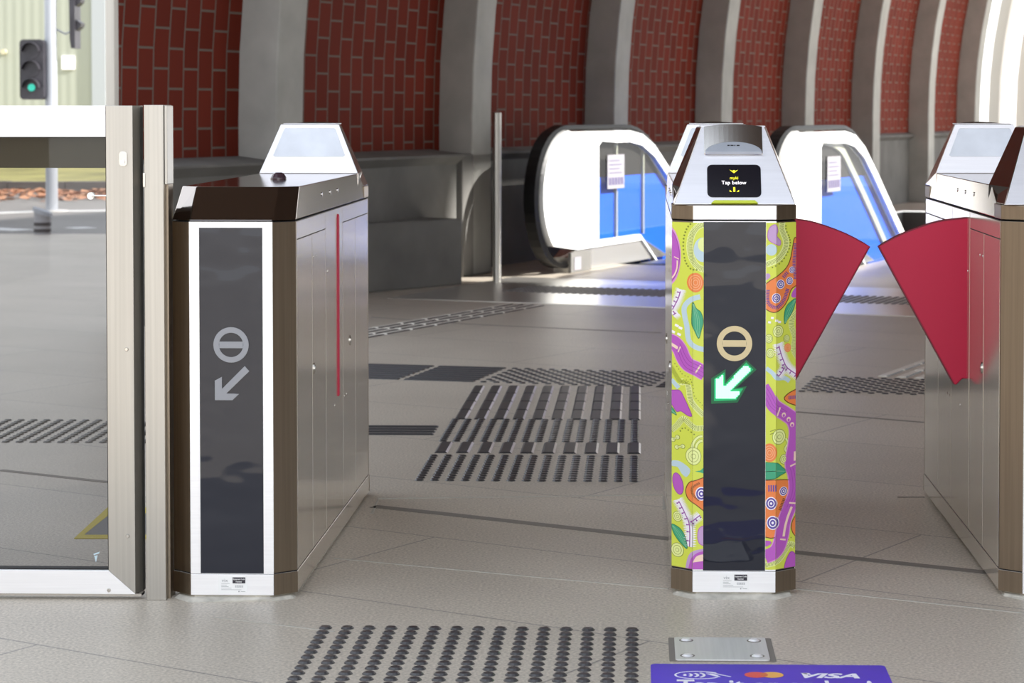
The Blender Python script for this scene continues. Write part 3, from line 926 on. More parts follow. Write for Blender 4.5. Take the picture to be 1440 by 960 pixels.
    def loops(self, x_, y_, r):
        self.put(circle(x_, y_, r, r * 1.15, 24), 'olive', 2); self.put(circle(x_, y_, r - 0.7, r * 1.15 - 0.7, 24), 'pale', 3)
        self.put(circle(x_, y_, r * 0.66, r * 0.75, 20), 'olive', 4); self.put(circle(x_, y_, r * 0.66 - 0.6, r * 0.75 - 0.6, 20), 'pale', 5)
        self.put(circle(x_, y_, r * 0.3, r * 0.34, 14), 'olive', 6); self.put(circle(x_, y_, r * 0.3 - 0.5, r * 0.34 - 0.5, 14), 'pale', 7)
    def build(self, parent):
        return self.b.build('artwork_film', ['art_' + k_ for k_ in AK], parent, fix=True)

L = Film(False)
L.put([(930, 300), (1000, 300), (1000, 800), (930, 800)], 'lime', 0)
ac = [(990 + 20 * math.cos(a), 348 + 31 * math.sin(a)) for a in [math.radians(d) for d in range(80, 285, 10)]]
L.put(stripe(ac, 9), 'pale', 1); L.ticks(ac, 7, 1.9, 0.7, 'olive', 2)
L.put(circle(988, 352, 13, 17), 'blue', 1); L.put(circle(990, 345, 9, 10), 'pale', 2)
L.dots([(975, 313), (967, 322), (962.5, 335), (961.5, 350), (963.5, 366), (967, 374), (972, 379), (980, 380)], 3.6, 1.3, 'olive', 2)
L.blob([(940, 322), (948, 324), (953, 333), (957, 347), (958, 361), (956.5, 378), (952, 393), (945, 402), (938, 402)], 'pink', None, 1)
L.blob([(940, 325), (947.5, 328), (952, 337), (955.5, 350), (956.5, 362), (955, 377), (950.5, 390), (944, 399), (938, 399)], 'purple', 'dpurple', 2, 0.8)
L.put(stripe(smooth_line([(953.5, 368), (953, 378), (950, 387), (946, 393)]), 2.0), 'cream', 4)
L.put(stripe([(949, 363), (955.5, 366)], 1.4), 'cream', 4)
L.put(circle(977.5, 397.5, 11.5, 13.5, 24), 'orange', 2)
for r_ in (9.0, 6.3, 3.6): L.ring(977.5, 397.5, r_, r_ * 1.18, 1.1, 'lorange', 3)
L.spiky([(958, 408), (955, 419), (951, 428), (946.5, 437)], 8); L.spiky([(953, 440), (947, 445)], 9)
L.put(stripe(smooth_line([(984, 417), (972, 421), (962.5, 432), (963, 446), (965.5, 458), (968, 478), (977, 487), (992, 491)]), 7), 'blue', 1)
L.leaf([(973.6, 425), (978, 433), (985, 439), (988, 452), (985, 464), (981.5, 475), (976, 465), (972.3, 455), (972.5, 440)], [(974, 427), (979, 445), (980, 460), (981.3, 473)])
for (x_, y_) in ((952, 459), (957, 462), (947, 468), (955, 471)): L.put(stripe([(x_ - 2.4, y_ - 1), (x_ + 2.4, y_ + 1)], 3.4), 'white', 2)
rv = smooth_line([(940, 480), (949, 483.5), (956, 492), (960.5, 503), (967, 512), (978, 517), (990, 524)], 5)
L.put(stripe(rv, 21), 'pink', 2); L.put(stripe(rv, 18.5), 'purple', 3)
for o_ in (-4.5, 0, 4.5): L.put(stripe([(p[0] - o_ * 0.5, p[1] + o_) for p in rv[8:]], 0.7), 'dpurple', 4)
L.put(stripe([(944, 485), (953.5, 490.5)], 4.2), 'cream', 4); L.put(stripe([(957, 488), (953.5, 496)], 1.6), 'cream', 4); L.put(stripe([(984, 512), (976.5, 523)], 2.2), 'cream', 4)
tw_ = [(944, 517), (951, 529), (957, 538), (964.5, 536), (968, 547), (969.5, 560), (976, 570), (988, 582)]
L.put(stripe(smooth_line(tw_), 8), 'pale', 2); L.ticks(tw_, 6, 1.9, 0.7, 'olive', 3)
L.dots([(946, 508), (953, 518), (960, 527), (968, 530), (973, 540), (975, 555), (983, 564), (988, 570)], 3.4, 0.8, 'olive', 2)
tw2 = [(944, 606), (952, 598), (960, 588), (968, 594), (977, 600), (990, 599)]
L.put(stripe(smooth_line(tw2), 8), 'pale', 2); L.ticks(tw2, 7, 1.9, 0.7, 'olive', 3)
L.put(stripe([(944, 535), (954, 546)], 6), 'blue', 1)
L.blob([(940, 552), (948, 549.5), (956, 549.5), (962, 560), (968, 573), (971.5, 583), (966, 583), (957, 578), (951, 579), (944, 569), (938, 566)], 'purple', 'dpurple', 3, 0.8)
L.leaf([(940, 572), (946, 575), (951, 584), (946, 582), (940, 581)], [(941, 575), (950, 583)])
L.dots([(953, 611), (960, 601), (968, 604), (975, 609)], 4.2, 1.1, 'olive', 3)
for r_ in (14.5, 9.5): L.put(stripe([(986 + r_ * math.cos(a), 629 + r_ * 1.25 * math.sin(a)) for a in [math.radians(d) for d in range(180, 280, 10)]], 4.4), 'olive', 1); L.put(stripe([(986 + r_ * math.cos(a), 629 + r_ * 1.25 * math.sin(a)) for a in [math.radians(d) for d in range(180, 280, 10)]], 3.2), 'pale', 2)
L.loops(973.5, 639, 10.8)
for (a_, c_) in (((946, 619), (952, 615)), ((951, 629), (959, 627))):
    for q in (a_, c_): L.put(circle(q[0], q[1], 3.4, n=14), 'olive', 1); L.put(circle(q[0], q[1], 2.7, n=14), 'pale', 3)
    L.put(stripe([a_, c_], 3), 'olive', 1); L.put(stripe([a_, c_], 2), 'pale', 3)
L.blob([(944, 649), (953, 648), (962, 652), (969, 659), (964, 669), (957, 665), (952, 657), (944, 656)], 'blue', None, 1)
L.put([(975, 660), (983, 658.5), (988, 654), (988, 663), (982, 661)], 'green', 3)
L.put(circle(952.3, 680, 7.2, 15.5, 24, -0.2), 'dpurple', 3); L.put(circle(952.3, 680, 6.4, 14.7, 24, -0.2), 'purple', 4)
L.blob([(995, 672), (976, 672.5), (967, 677), (962.8, 688), (966, 699), (977, 707), (986, 714), (997, 722)], 'orange', 'brown', 3, 1.1)
L.ticks([(980, 700), (972, 692), (972, 682), (982, 676)], 3, 1.8, 0.9, 'brown', 5)
L.rosette(984, 691, 8.6, 5)
L.spiky([(952, 702), (957, 711), (962, 721), (967, 733), (968, 748), (967.5, 766)], 9); L.spiky([(967, 733), (974, 727), (982, 721)], 8)
L.leaf([(943.5, 738), (950, 739.5), (956.5, 744), (962, 754), (964.3, 769), (957, 764), (949, 755), (944.5, 746)], [(945, 740), (953, 750), (963, 767)])
L.loops(951.5, 726, 6.5); L.loops(951, 773, 8.8)
L.blob([(994, 737), (982, 738), (978.5, 748), (980, 759), (987, 763.5), (995, 763)], 'lilac', 'purple', 3, 1.0)
L.put(smooth_line([(962, 795), (965, 781), (971, 772), (980, 769), (992, 767)], 4) + [(992, 797), (962, 797)], 'lilac', 3)
L.put(smooth_line([(966, 795), (969, 783), (974, 776), (982, 772), (992, 771)], 4) + [(992, 797), (966, 797)], 'purple', 4)
L.put(smooth_line([(971, 787), (976, 779), (983, 776), (992, 775)], 4) + [(992, 784)], 'cream', 5)
L.build(G2)

R = Film(True)
R.put([(1060, 300), (1130, 300), (1130, 800), (1060, 800)], 'lime', 0)
ta = [(1101, 313), (1099.5, 322), (1103, 332), (1106, 342), (1103.5, 353), (1094, 365), (1078, 372)]
R.put(stripe(smooth_line(ta), 9), 'pale', 1); R.ticks(ta, 6, 1.9, 0.7, 'olive', 2)
R.dots([(1106, 315), (1106, 325), (1110, 334), (1112, 345), (1107, 358), (1098, 370), (1085, 377)], 3.4, 1.2, 'olive', 2)
R.blob([(1080, 330), (1083, 321), (1091, 317), (1094, 325), (1092.5, 333), (1098, 340), (1096.5, 346), (1090, 343.5), (1081.5, 338.5)], 'lilac', 'purple', 3, 0.8)
R.put(circle(1085, 352, 8, 8), 'blue', 2)
R.blob([(1076, 386), (1082, 385), (1083, 390), (1076, 394)], 'lilac', None, 2)
bo = [(1118, 336.5), (1121.5, 341), (1124, 370), (1124, 398), (1113, 408), (1108, 422), (1100, 433), (1090, 438.5), (1080, 436), (1074, 428), (1074, 405), (1081, 396), (1093, 388.5), (1105, 378.5), (1111.5, 366.5), (1115, 350)]
R.blob(bo, 'orange', 'brown', 3, 1.1)
R.ticks([(1119, 345), (1118, 360), (1117, 372), (1119, 395)], 4.5, 2.2, 1.2, 'violet', 5)
R.ticks([(1080, 408), (1080, 425), (1092, 432), (1102, 422), (1108, 406)], 5, 2.2, 1.2, 'violet', 5)
R.ticks([(1102, 390), (1108, 383)], 5, 2.4, 1.2, 'violet', 5)
R.rosette(1114, 381, 4.2, 5); R.rosette(1110.5, 396, 5.0, 5); R.rosette(1097.5, 400, 5.8, 5); R.rosette(1091.5, 419, 6.2, 5)
R.blob([(1113, 417), (1117, 408), (1124, 404), (1124, 416), (1118, 420)], 'purple', None, 3)
R.leaf([(1119.3, 421.5), (1117, 433), (1113, 442), (1107, 450), (1103.3, 455.5), (1102.5, 445), (1105, 433), (1111, 426)], [(1118.5, 423), (1110, 438), (1103.7, 454)])
tb = [(1123, 438), (1116, 446), (1113, 458), (1118, 475), (1116, 492), (1123, 505)]
R.put(stripe(smooth_line(tb), 8), 'pale', 1); R.ticks(tb, 7, 1.9, 0.7, 'olive', 2)
for (x_, y_) in ((1082, 452), (1092, 450), (1086, 446), (1096, 452)): R.put(stripe([(x_ - 2, y_), (x_ + 2, y_ + 0.6)], 3.0), 'white', 2)
R.loops(1094, 465, 7.5); R.loops(1106, 476, 4.6); R.loops(1081, 475, 5.5); R.loops(1083, 495, 6)
R.put(circle(1107.3, 489, 4.9, 6.2), 'orange', 3)
for r_ in (3.8, 2.1): R.ring(1107.3, 489, r_, r_ * 1.2, 0.8, 'lorange', 4)
R.spiky([(1094, 482), (1097, 494), (1101, 506), (1106, 516), (1114, 523), (1124, 530)], 9); R.spiky([(1104, 514), (1099, 522), (1094, 528)], 8)
R.put(stripe(smooth_line([(1077, 516), (1086, 523), (1092, 530), (1103, 531), (1110, 536)]), 6), 'blue', 1)
R.blob([(1128, 546), (1117, 549), (1108, 553), (1102, 559), (1107, 565), (1117, 570), (1128, 573)], 'orange', 'brown', 3, 1.2)
R.ticks([(1109, 559), (1122, 559)], 5, 2.2, 1.1, 'violet', 5)
c1 = smooth_line([(1072, 542), (1080, 555), (1086, 567), (1094, 574), (1104, 581), (1114, 590), (1118.5, 604), (1117, 624), (1112.5, 650), (1116.5, 667), (1117.5, 690), (1109, 712), (1101, 732), (1097.5, 752), (1090, 770), (1074, 778)], 5)
R.put(stripe(c1, 21), 'pink', 4); R.put(stripe(c1, 18), 'purple', 5)
for o_ in (-4, 0, 4): R.put(stripe([(p[0] + o_, p[1] - o_ * 0.3) for p in c1[:20]], 0.6), 'dpurple', 6); R.put(stripe([(p[0] + o_, p[1]) for p in c1[42:56]], 0.6), 'dpurple', 6)
for a_, c_ in (((1096, 571), (1091.5, 583)), ((1110, 655), (1119, 652)), ((1108, 706), (1118, 708)), ((1095, 755), (1103, 757))): R.put(stripe([a_, c_], 2.2), 'cream', 7)
for x_, y_ in ((1101, 582), (1108, 589), (1113, 597)): R.put(circle(x_, y_, 3, 3.4), 'cream', 7); R.put(circle(x_, y_ + 1, 1.6, 2), 'purple', 8)
R.put(stripe(smooth_line([(1117, 635), (1116.5, 648)]), 3), 'cream', 7)
R.put(stripe(smooth_line([(1112, 712), (1106, 726), (1102, 740), (1100, 752)]), 3.4), 'cream', 7)
R.loops(1094.5, 612, 9.5); R.loops(1101.5, 644, 6.2)
for r_ in (12, 8): R.put(stripe([(1082 + 0 * r_, 606 + r_ - 10), (1090, 603 + r_ - 10)], 1), 'olive', 2)
R.put(stripe(smooth_line([(1104, 615), (1107, 622), (1103, 630), (1107, 636)]), 3.6), 'olive', 2); R.put(stripe(smooth_line([(1104, 615), (1107, 622), (1103, 630), (1107, 636)]), 2.6), 'pale', 3)
R.put(circle(1081, 633.5, 10.8, 13, 24), 'orange', 2)
for r_ in (8.5, 5.8, 3.2): R.ring(1081, 633.5, r_, r_ * 1.18, 1.2, 'lorange', 3)
R.leaf([(1072, 649), (1082, 647.5), (1092, 648.5), (1099, 655), (1105, 661.5), (1096, 666), (1088, 669.5), (1072, 669)], [(1073, 660), (1088, 659), (1104, 661.5)])
og = [(1070, 672), (1088, 671), (1104, 673), (1116, 675.5), (1114, 688), (1106.5, 706), (1100, 722), (1095, 740), (1094, 752), (1082, 752), (1070, 750)]
R.put(og, 'orange', 3); R.put(stripe([(1070, 672), (1088, 671.2), (1104, 673), (1114, 675.5)], 1.2), 'brown', 4); R.put(stripe([(1070, 750), (1082, 752.5), (1094, 751)], 1.2), 'brown', 4)
R.ticks([(1080, 683), (1090, 683)], 9, 3.2, 1.8, 'violet', 4); R.ticks([(1102, 700), (1095, 716)], 6, 2.2, 1.2, 'brown', 4)
R.rosette(1100, 688.5, 5.8, 8); R.rosette(1083, 704, 8.2, 8); R.rosette(1085, 731, 8.8, 8)
R.blob([(1124, 722), (1115, 729), (1111.5, 740), (1115, 751), (1124, 757)], 'orange', 'brown', 3, 1.0)
R.put(circle(1122, 739, 4.5, 9), 'lorange', 5)
R.blob([(1070, 757), (1080, 756), (1083, 759), (1078, 763), (1070, 764)], 'purple', None, 8)
td = [(1075, 790), (1092, 785), (1101, 775), (1109, 764), (1116, 768)]
R.put(stripe(smooth_line(td), 8), 'pale', 2); R.ticks(td, 6, 1.9, 0.7, 'olive', 3); R.dots([(1078, 781), (1094, 776), (1104, 760), (1112, 755)], 3.4, 0.9, 'olive', 3)
R.blob([(1101, 795), (1105, 783), (1110.5, 775), (1116, 778), (1119, 790), (1118, 798), (1104, 799)], 'purple', 'dpurple', 4, 0.8)
R.build(G2)

# ================================================================== GLASS SWING GATE AND POST
YD = g1.y
def pxX(px, Y=YD): return AT(px, 500, Y).x
zz = lambda py, Y=YD: AT(200, py, Y).z
D0, D1 = pxX(-420), pxX(197.5)
zt_, zb_ = zz(148.5), zz(838)
dg = empty('glass_gate', (D0, YD, 0))
tag(dg, 'steel-framed glass swing gate closing the far left lane', 'gate')
def dpart(name, fn, m, parent=dg, bevel=0.0):
    b = MB(Matrix.Translation((-D0, -YD, 0))); fn(b); return b.build(name, m, parent, bevel=bevel)
xs0, xs1 = pxX(152), pxX(190)
zr0, zr1 = zz(192.5), zt_
zl0, zl1 = zz(834), zz(801)
ZB = 0.018
def trap_rail(b, z0, z1, mit):
    # rail with a mitred right-hand end
    if mit > 0: poly = [(D0, z0), (xs1, z0), (xs0, z1), (D0, z1)]
    else: poly = [(D0, z0), (xs0, z0), (xs0, z1), (D0, z1)]
    b.prism(poly, lambda u, v: (u, YD - 0.012, v), lambda u, v: (u, YD + 0.03, v))
dpart('top_rail', lambda b: trap_rail(b, zr0, zr1, 0), 'steel_white', bevel=0.001)
dpart('bottom_rail', lambda b: trap_rail(b, zl0, zl1, 1), 'steel_white', bevel=0.001)
dpart('stile', lambda b: b.prism([(xs0 + 0.0005, zl1 - 0.0), (xs1, zl0), (xs1, zt_), (xs0 + 0.0005, zt_)], lambda u, v: (u, YD - 0.012, v), lambda u, v: (u, YD + 0.03, v)), 'steel_stile', bevel=0.001)
dpart('stile_return', lambda b: b.loft([(xs1, YD - 0.010, ZB), (D1, YD + 0.012, ZB), (D1, YD + 0.045, ZB), (xs1, YD + 0.03, ZB)], [(xs1, YD - 0.010, zt_), (D1, YD + 0.012, zt_), (D1, YD + 0.045, zt_), (xs1, YD + 0.03, zt_)]), 'steel_stile')
dpart('bottom_channel', lambda b: b.box(D0, D1, YD - 0.004, YD + 0.035, 0.008, zl0), 'steel_polished')
dpart('back_rail', lambda b: b.box(D0, xs0 + 0.02, YD + 0.062, YD + 0.075, zz(237), zr1 - 0.005), 'back_rail_steel')
dpart('glass_pane', lambda b: b.box(D0, xs0 + 0.006, YD + 0.012, YD + 0.020, zl1 - 0.01, zr0 + 0.01), 'clear_glass')
dpart('gasket', lambda b: (b.box(xs0 - 0.003, xs0, YD - 0.002, YD + 0.024, zl1, zr0), b.box(D0, xs0, YD - 0.002, YD + 0.024, zl1, zl1 + 0.004), b.box(D0, xs0, YD - 0.002, YD + 0.024, zr0 - 0.002, zr0)), 'gap_dark')
lk = dpart('lock_plate', lambda b: b.prism(rrect(pxX(171), pxX(182.5), zz(233.5), zz(212.5), 0.0085), lambda u, v: (u, YD - 0.012, v), lambda u, v: (u, YD - 0.017, v)), 'steel_polished', bevel=0.0015)
dpart('lock_cylinder', lambda b: b.cyl((pxX(176.5), YD - 0.0168, zz(227)), 0.0055, -0.003, 'y', 16), 'steel_white', lk)
for (x_, y_) in ((179.5, 490.5), (179.5, 752.5), (152.5, 828.5)):
    dpart('screw', lambda b: b.cyl((pxX(x_), YD - 0.0118, zz(y_)), 0.0055, -0.003, 'y', 14, 0.004), 'steel_polished')
def stop(b):
    b.tube([(pxX(152), YD - 0.002, zz(275)), (pxX(131), YD - 0.004, zz(275))], 0.0022)
dpart('stop_rod', stop, 'steel_white')
dpart('stop_disc', lambda b: b.cyl((pxX(129), YD + 0.013, zz(275.5)), 0.0095, -0.014, 'y', 20), 'white_frame')
dpart('maker_mark', lambda b: [b.flat(q, lambda u, v: (u, YD + 0.0115, v)) for q in (
    [(pxX(128), zz(780)), (pxX(137), zz(777)), (pxX(136), zz(779.5)), (pxX(128.5), zz(782))], [(pxX(129), zz(783)), (pxX(134), zz(782)), (pxX(131.5), zz(792))])], 'art_blue')

ps = empty('gate_post', (pxX(222), YD, 0))
tag(ps, 'brushed steel post between the glass swing gate and the leftmost ticket gate', 'post')
def ppart(name, fn, m, bevel=0.0):
    c_ = pxX(222); b = MB(Matrix.Translation((-c_, -YD, 0))); fn(b); return b.build(name, m, ps, bevel=bevel)
ppart('column', lambda b: b.box(pxX(205.5), pxX(233), YD - 0.012, YD + 0.09, 0, zz(147.5)), 'steel_stile', 0.0012)
ppart('cover_strip', lambda b: b.box(pxX(233) + 0.0005, pxX(237.4), YD - 0.004, YD + 0.07, zz(259), zz(148.5)), 'steel_stile', 0.001)
ppart('dark_channel', lambda b: b.box(pxX(233) + 0.0005, pxX(236.8), YD + 0.010, YD + 0.07, 0.0, zz(259.5)), 'steel_brown_reflect')
ppart('hinge_gap', lambda b: b.box(pxX(199.0), pxX(205.4), YD + 0.05, YD + 0.085, 0.0, zz(150)), 'gap_dark')
ppart('hinge_lug', lambda b: b.box(pxX(203.8), pxX(207.5), YD - 0.013, YD + 0.02, zz(263), zz(243)), 'steel_polished', 0.001)

# ================================================================== FLOOR FITTINGS
def stud_mesh():
    b = MB(); sg = 12
    b.loft(*[[(math.cos(2 * PI * i / sg) * r_, math.sin(2 * PI * i / sg) * r_, z_) for i in range(sg)] for r_, z_ in ((0.0163, 0), (0.0160, 0.0015), (0.0118, 0.0052), (0.0110, 0.0055))])
    bmesh.ops.recalc_face_normals(b.bm, faces=b.bm.faces)
    me_ = bpy.data.meshes.new('stud'); b.bm.to_mesh(me_); b.bm.free(); return me_
def bar_mesh(L_, w=0.035, h=0.0055, edged=False):
    b = MB()
    b.loft([(-w / 2, -L_ / 2, 0), (w / 2, -L_ / 2, 0), (w / 2, L_ / 2, 0), (-w / 2, L_ / 2, 0)],
           [(-w / 2 + 0.008, -L_ / 2 + 0.006, h), (w / 2 - 0.008, -L_ / 2 + 0.006, h), (w / 2 - 0.008, L_ / 2 - 0.006, h), (-w / 2 + 0.008, L_ / 2 - 0.006, h)])
    bmesh.ops.recalc_face_normals(b.bm, faces=b.bm.faces)
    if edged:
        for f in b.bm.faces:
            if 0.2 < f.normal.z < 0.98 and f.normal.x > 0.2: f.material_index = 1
    me_ = bpy.data.meshes.new('bar'); b.bm.to_mesh(me_); b.bm.free(); return me_
STUDS = {}
def tactile(label, group, pts, me_, m, part, origin, rz, piece_rz=0.0, z=0.0, edge='bar_glint'):
    """pts: local xy of every stud or bar; the hundred nearest are parts, the rest one stuff part"""
    key = (id(me_), m)
    if key not in STUDS:
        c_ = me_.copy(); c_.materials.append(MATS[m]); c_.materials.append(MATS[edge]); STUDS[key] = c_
    mm = STUDS[key]
    root = empty('tactile_paving', (origin[0], origin[1], z), rz)
    tag(root, label, 'tactile paving', group)
    R_ = Matrix.Rotation(rz, 3, 'Z')
    pts = sorted(pts, key=lambda p: abs((R_ @ Vector((p[0], p[1], 0))).y + origin[1]) + 0.15 * abs((R_ @ Vector((p[0], p[1], 0))).x + origin[0]))
    near, far = (pts[:100], pts[100:])
    for p in near:
        o = bpy.data.objects.new(part, mm); COL.objects.link(o); o.parent = root
        o.location = (p[0], p[1], 0); o.rotation_euler = (0, 0, piece_rz)
    if far:
        verts, faces = [], []
        cr, sr = math.cos(piece_rz), math.sin(piece_rz)
        for p in far:
            k0 = len(verts)
            for v in mm.vertices: verts.append((v.co.x * cr - v.co.y * sr + p[0], v.co.x * sr + v.co.y * cr + p[1], v.co.z))
            for f in mm.polygons: faces.append([k0 + i for i in f.vertices])
        me2 = bpy.data.meshes.new(part + '_field'); me2.from_pydata(verts, [], faces); me2.materials.append(MATS[m])
        o = bpy.data.objects.new(part + '_field', me2); COL.objects.link(o); o.parent = root; o['kind'] = 'stuff'
    return root
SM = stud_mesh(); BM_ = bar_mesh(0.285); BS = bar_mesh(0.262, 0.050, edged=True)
GRP = 'black tactile ground indicators'
# near the camera
o0 = FL(889, 886); xL = FL(456, 886).x
px_ = (o0.x - xL) / 14
tactile('dark stud field at the bottom of the photo, nearest the viewer', GRP, [(-px_ * i, -0.0495 * j) for i in range(15) for j in range(13)], SM, 'stud_black', 'stud', (o0.x, o0.y), 0)
# in the wide lane behind the gates: studs, short bars, studs, long bars
xr, xl_ = FL(891, 676).x, FL(589, 676).x
p15 = (xr - xl_) / 14; p10 = (xr - xl_) / 9.25
yA = FL(700, 677).y + 0.02; yB = FL(700, 638).y; yC = FL(700, 622).y; yD_ = FL(700, 590).y; yE = FL(700, 541).y - 0.05
nA = int(round((yB - yA) / 0.05)); nC = int(round((yD_ - yC) / 0.05))
tactile('lowest stud band of the stepped dark patch in the open lane', GRP, [(-p15 * i, 0.0495 * j) for i in range(15) for j in range(nA)], SM, 'stud_black', 'stud', (xr, yA), 0)
tactile('ten short dark bars between two stud bands in the open lane', GRP, [(-p10 * i, 0) for i in range(10)], BS, 'bar_black', 'bar', (xr, (yB + yC) / 2), 0)
tactile('stud band between the short bars and the long bars in the open lane', GRP, [(-p15 * i, 0.0495 * j) for i in range(15) for j in range(nC)], SM, 'stud_black', 'stud', (xr, yC + 0.03), 0)
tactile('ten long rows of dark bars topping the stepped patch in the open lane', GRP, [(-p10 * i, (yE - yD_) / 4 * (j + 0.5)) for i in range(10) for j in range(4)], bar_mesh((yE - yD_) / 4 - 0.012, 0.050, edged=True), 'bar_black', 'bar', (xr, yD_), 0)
# cross strip further in
A0 = FL(522, 533.5); B0 = FL(1299, 556); uv_ = (B0 - A0).normalized(); vv_ = Vector((-uv_.y, uv_.x, 0)); rz_ = math.atan2(uv_.y, uv_.x)
du = lambda px, py: (FL(px, py) - A0).dot(uv_)
uj, us0, us1, us2 = du(564, 533.5), du(672, 536.5), du(904, 543.5), du(1118, 550)
Wd = 0.62
bl = 0.585
tactile('leftmost tile of dark lengthwise bars in the cross strip behind the gates', GRP, [(uj - 0.31, 0.04 + 0.0775 * j) for j in range(8)], bar_mesh(0.60, 0.045), 'bar_black', 'bar', A0, rz_, PI / 2)
tactile('tile of dark lengthwise bars left of the stud field in the cross strip', GRP, [((uj + us0) / 2, 0.04 + 0.0775 * j) for j in range(8)], bar_mesh(us0 - uj - 0.03, 0.045), 'bar_black', 'bar', A0, rz_, PI / 2)
nn = int((us1 - us0) / 0.052)
tactile('stud field in the cross strip beyond the long bars of the open lane', GRP, [(us0 + 0.03 + 0.062 * i + 0.031 * (j % 2), 0.025 + 0.047 * j) for i in range(int(nn * 0.052 / 0.062) + 1) for j in range(13)], SM, 'stud_black', 'stud', A0, rz_)
tactile('tile of dark lengthwise bars half hidden behind the lime patterned ticket gate', GRP, [((us1 + us2) / 2, 0.04 + 0.0775 * j) for j in range(8)], bar_mesh(us2 - us1 - 0.12, 0.045), 'bar_black', 'bar', A0, rz_, PI / 2)
tactile('stud field of the cross strip seen below the closed red paddles', GRP, [(us2 + 0.03 + 0.062 * i + 0.031 * (j % 2), 0.025 + 0.047 * j) for i in range(12) for j in range(13)], SM, 'stud_black', 'stud', A0, rz_)
# guide lines towards the escalator and to the right
q0 = FL(500, 477)
rzw = TH - PI / 2
fa = FL(775, 427); dd = (fa - q0); Ld = dd.length; rzd = math.atan2(dd.y, dd.x) - PI / 2
nb = int(Ld / 0.30)
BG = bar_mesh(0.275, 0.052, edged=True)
tactile('four pale guide bars running diagonally towards the escalator', 'pale guide bars', [(-0.075 * k, 0.30 * j + 0.15) for k in range(4) for j in range(nb)], BG, 'bar_sheen', 'bar', q0, rzd, edge='bar_black')
q1 = FL(1240, 530)
tactile('three pale guide bars slanting away beside the cut-off right gate', 'pale guide bars', [(0.09 * k, 0.30 * j + 0.15) for k in range(3) for j in range(7)], BG, 'bar_sheen', 'bar', q1, rzd, edge='bar_black')
q2 = FL(522, 612); q3 = FL(612, 612)
tactile('short strip of dark bars beside the leftmost gate', GRP, [(q3.x - q2.x - 0.15 - 0.30 * k, 0.03 + 0.07 * j) for k in range(3) for j in range(4)], BM_, 'bar_black', 'bar', q2, 0, PI / 2)
q4 = FL(150, 622)
tactile('dark stud patch seen through the glass swing gate', GRP, [(0.25 - 0.053 * i, 0.05 * j) for i in range(22) for j in range(13)], SM, 'stud_black', 'stud', q4, 0)

# steel access cover
c00, c11 = FL(950, 929), FL(1088, 898.5)
xw0, xw1 = FL(950, 929).x, FL(1083, 929).x
cv = empty('floor_cover', ((xw0 + xw1) / 2, (c00.y + c11.y) / 2, 0))
tag(cv, 'square steel access cover with four screws set in the floor', 'floor cover')
hx, hy = (xw1 - xw0) / 2, (c11.y - c00.y) / 2
b = MB(); b.prism(rrect(-hx - 0.014, hx + 0.014, -hy - 0.006, hy + 0.006, 0.006), lambda u, v: (u, v, 0), lambda u, v: (u, v, 0.001)); b.build('frame', 'joint_dark', cv)
b = MB(); b.prism(rrect(-hx, hx, -hy, hy, 0.008), lambda u, v: (u, v, 0), lambda u, v: (u, v, 0.004)); b.build('plate', 'cover_steel', cv, bevel=0.001)
for sx_ in (-1, 1):
    for sy_ in (-1, 1):
        b = MB(); b.cyl((sx_ * (hx - 0.028), sy_ * (hy - 0.035), 0.0038), 0.017, 0.0008, 'z', 18); b.build('screw_recess', 'joint_dark', cv)
        b = MB(); b.cyl((sx_ * (hx - 0.028), sy_ * (hy - 0.033), 0.0044), 0.0135, 0.004, 'z', 18, 0.008); b.build('screw', 'steel_white', cv)

# contactless payment floor sign
s0_ = FL(915, 933.5); s1_ = FL(1243, 933.5)
ySg = s0_.y
sg_ = empty('floor_sign', (s0_.x, ySg, 0))
tag(sg_, 'purple floor sign with white writing at the bottom edge', 'floor sign')
wS, hS = s1_.x - s0_.x, 0.60
b = MB(); b.prism(rrect(0, wS, -hS, 0, 0.014), lambda u, v: (u, v, 0), lambda u, v: (u, v, 0.0012)); b.build('backing', 'sign_purple', sg_)
fz = lambda l_: (lambda u, v: (u, v, 0.0013 + 0.0002 * l_))
U = lambda px: FL(px, 948).x - s0_.x
V = lambda py: FL(1000, py).y - ySg
b = MB()
ox, oy, rx, ry = (U(949.5) + U(1013)) / 2, V(949.8), (U(1013) - U(949.5)) / 2, (V(944.5) - V(955)) / 2
oval = [(ox + rx * math.cos(a), oy + ry * math.sin(a)) for a in [math.radians(d) for d in range(35, 330, 6)]]
b.prism(stripe(oval, 0.0045), fz(0), fz(1))
for i, r_ in enumerate((0.010, 0.016, 0.022, 0.028)):
    cx_ = U(962) + i * 0.0125 - r_ * 0.75
    b.prism(stripe([(cx_ + r_ * math.cos(math.radians(d)), oy + r_ * 0.95 * math.sin(math.radians(d))) for d in range(-48, 49, 8)], 0.0062), fz(0), fz(1))
b.prism(stripe([(U(993), oy + 0.020), (U(1004), oy + 0.020), (U(1012), oy + 0.006), (U(1027), oy - 0.013)], 0.004), fz(0), fz(1))
b.prism([(U(993), oy + 0.012), (U(1003), oy + 0.014), (U(1009), oy - 0.002), (U(1013), oy - 0.018), (U(1003), oy - 0.006)], fz(0), fz(1))
b.build('contactless_symbol', 'sign_white', sg_)
b = MB()
cA, cB, rc = U(1063), U(1085), 0.0262
b.mi = 0; b.flat(circle(cA, V(949), rc, n=32), fz(1))
b.mi = 1; b.flat(circle(cB, V(949), rc, n=32), fz(2))
lens = [(cB + rc * math.cos(math.radians(d)), V(949) + rc * math.sin(math.radians(d))) for d in range(131, 230, 6)]
mid = (cA + cB) / 2; hl = math.degrees(math.acos(min(1, (cB - cA) / 2 / rc)))
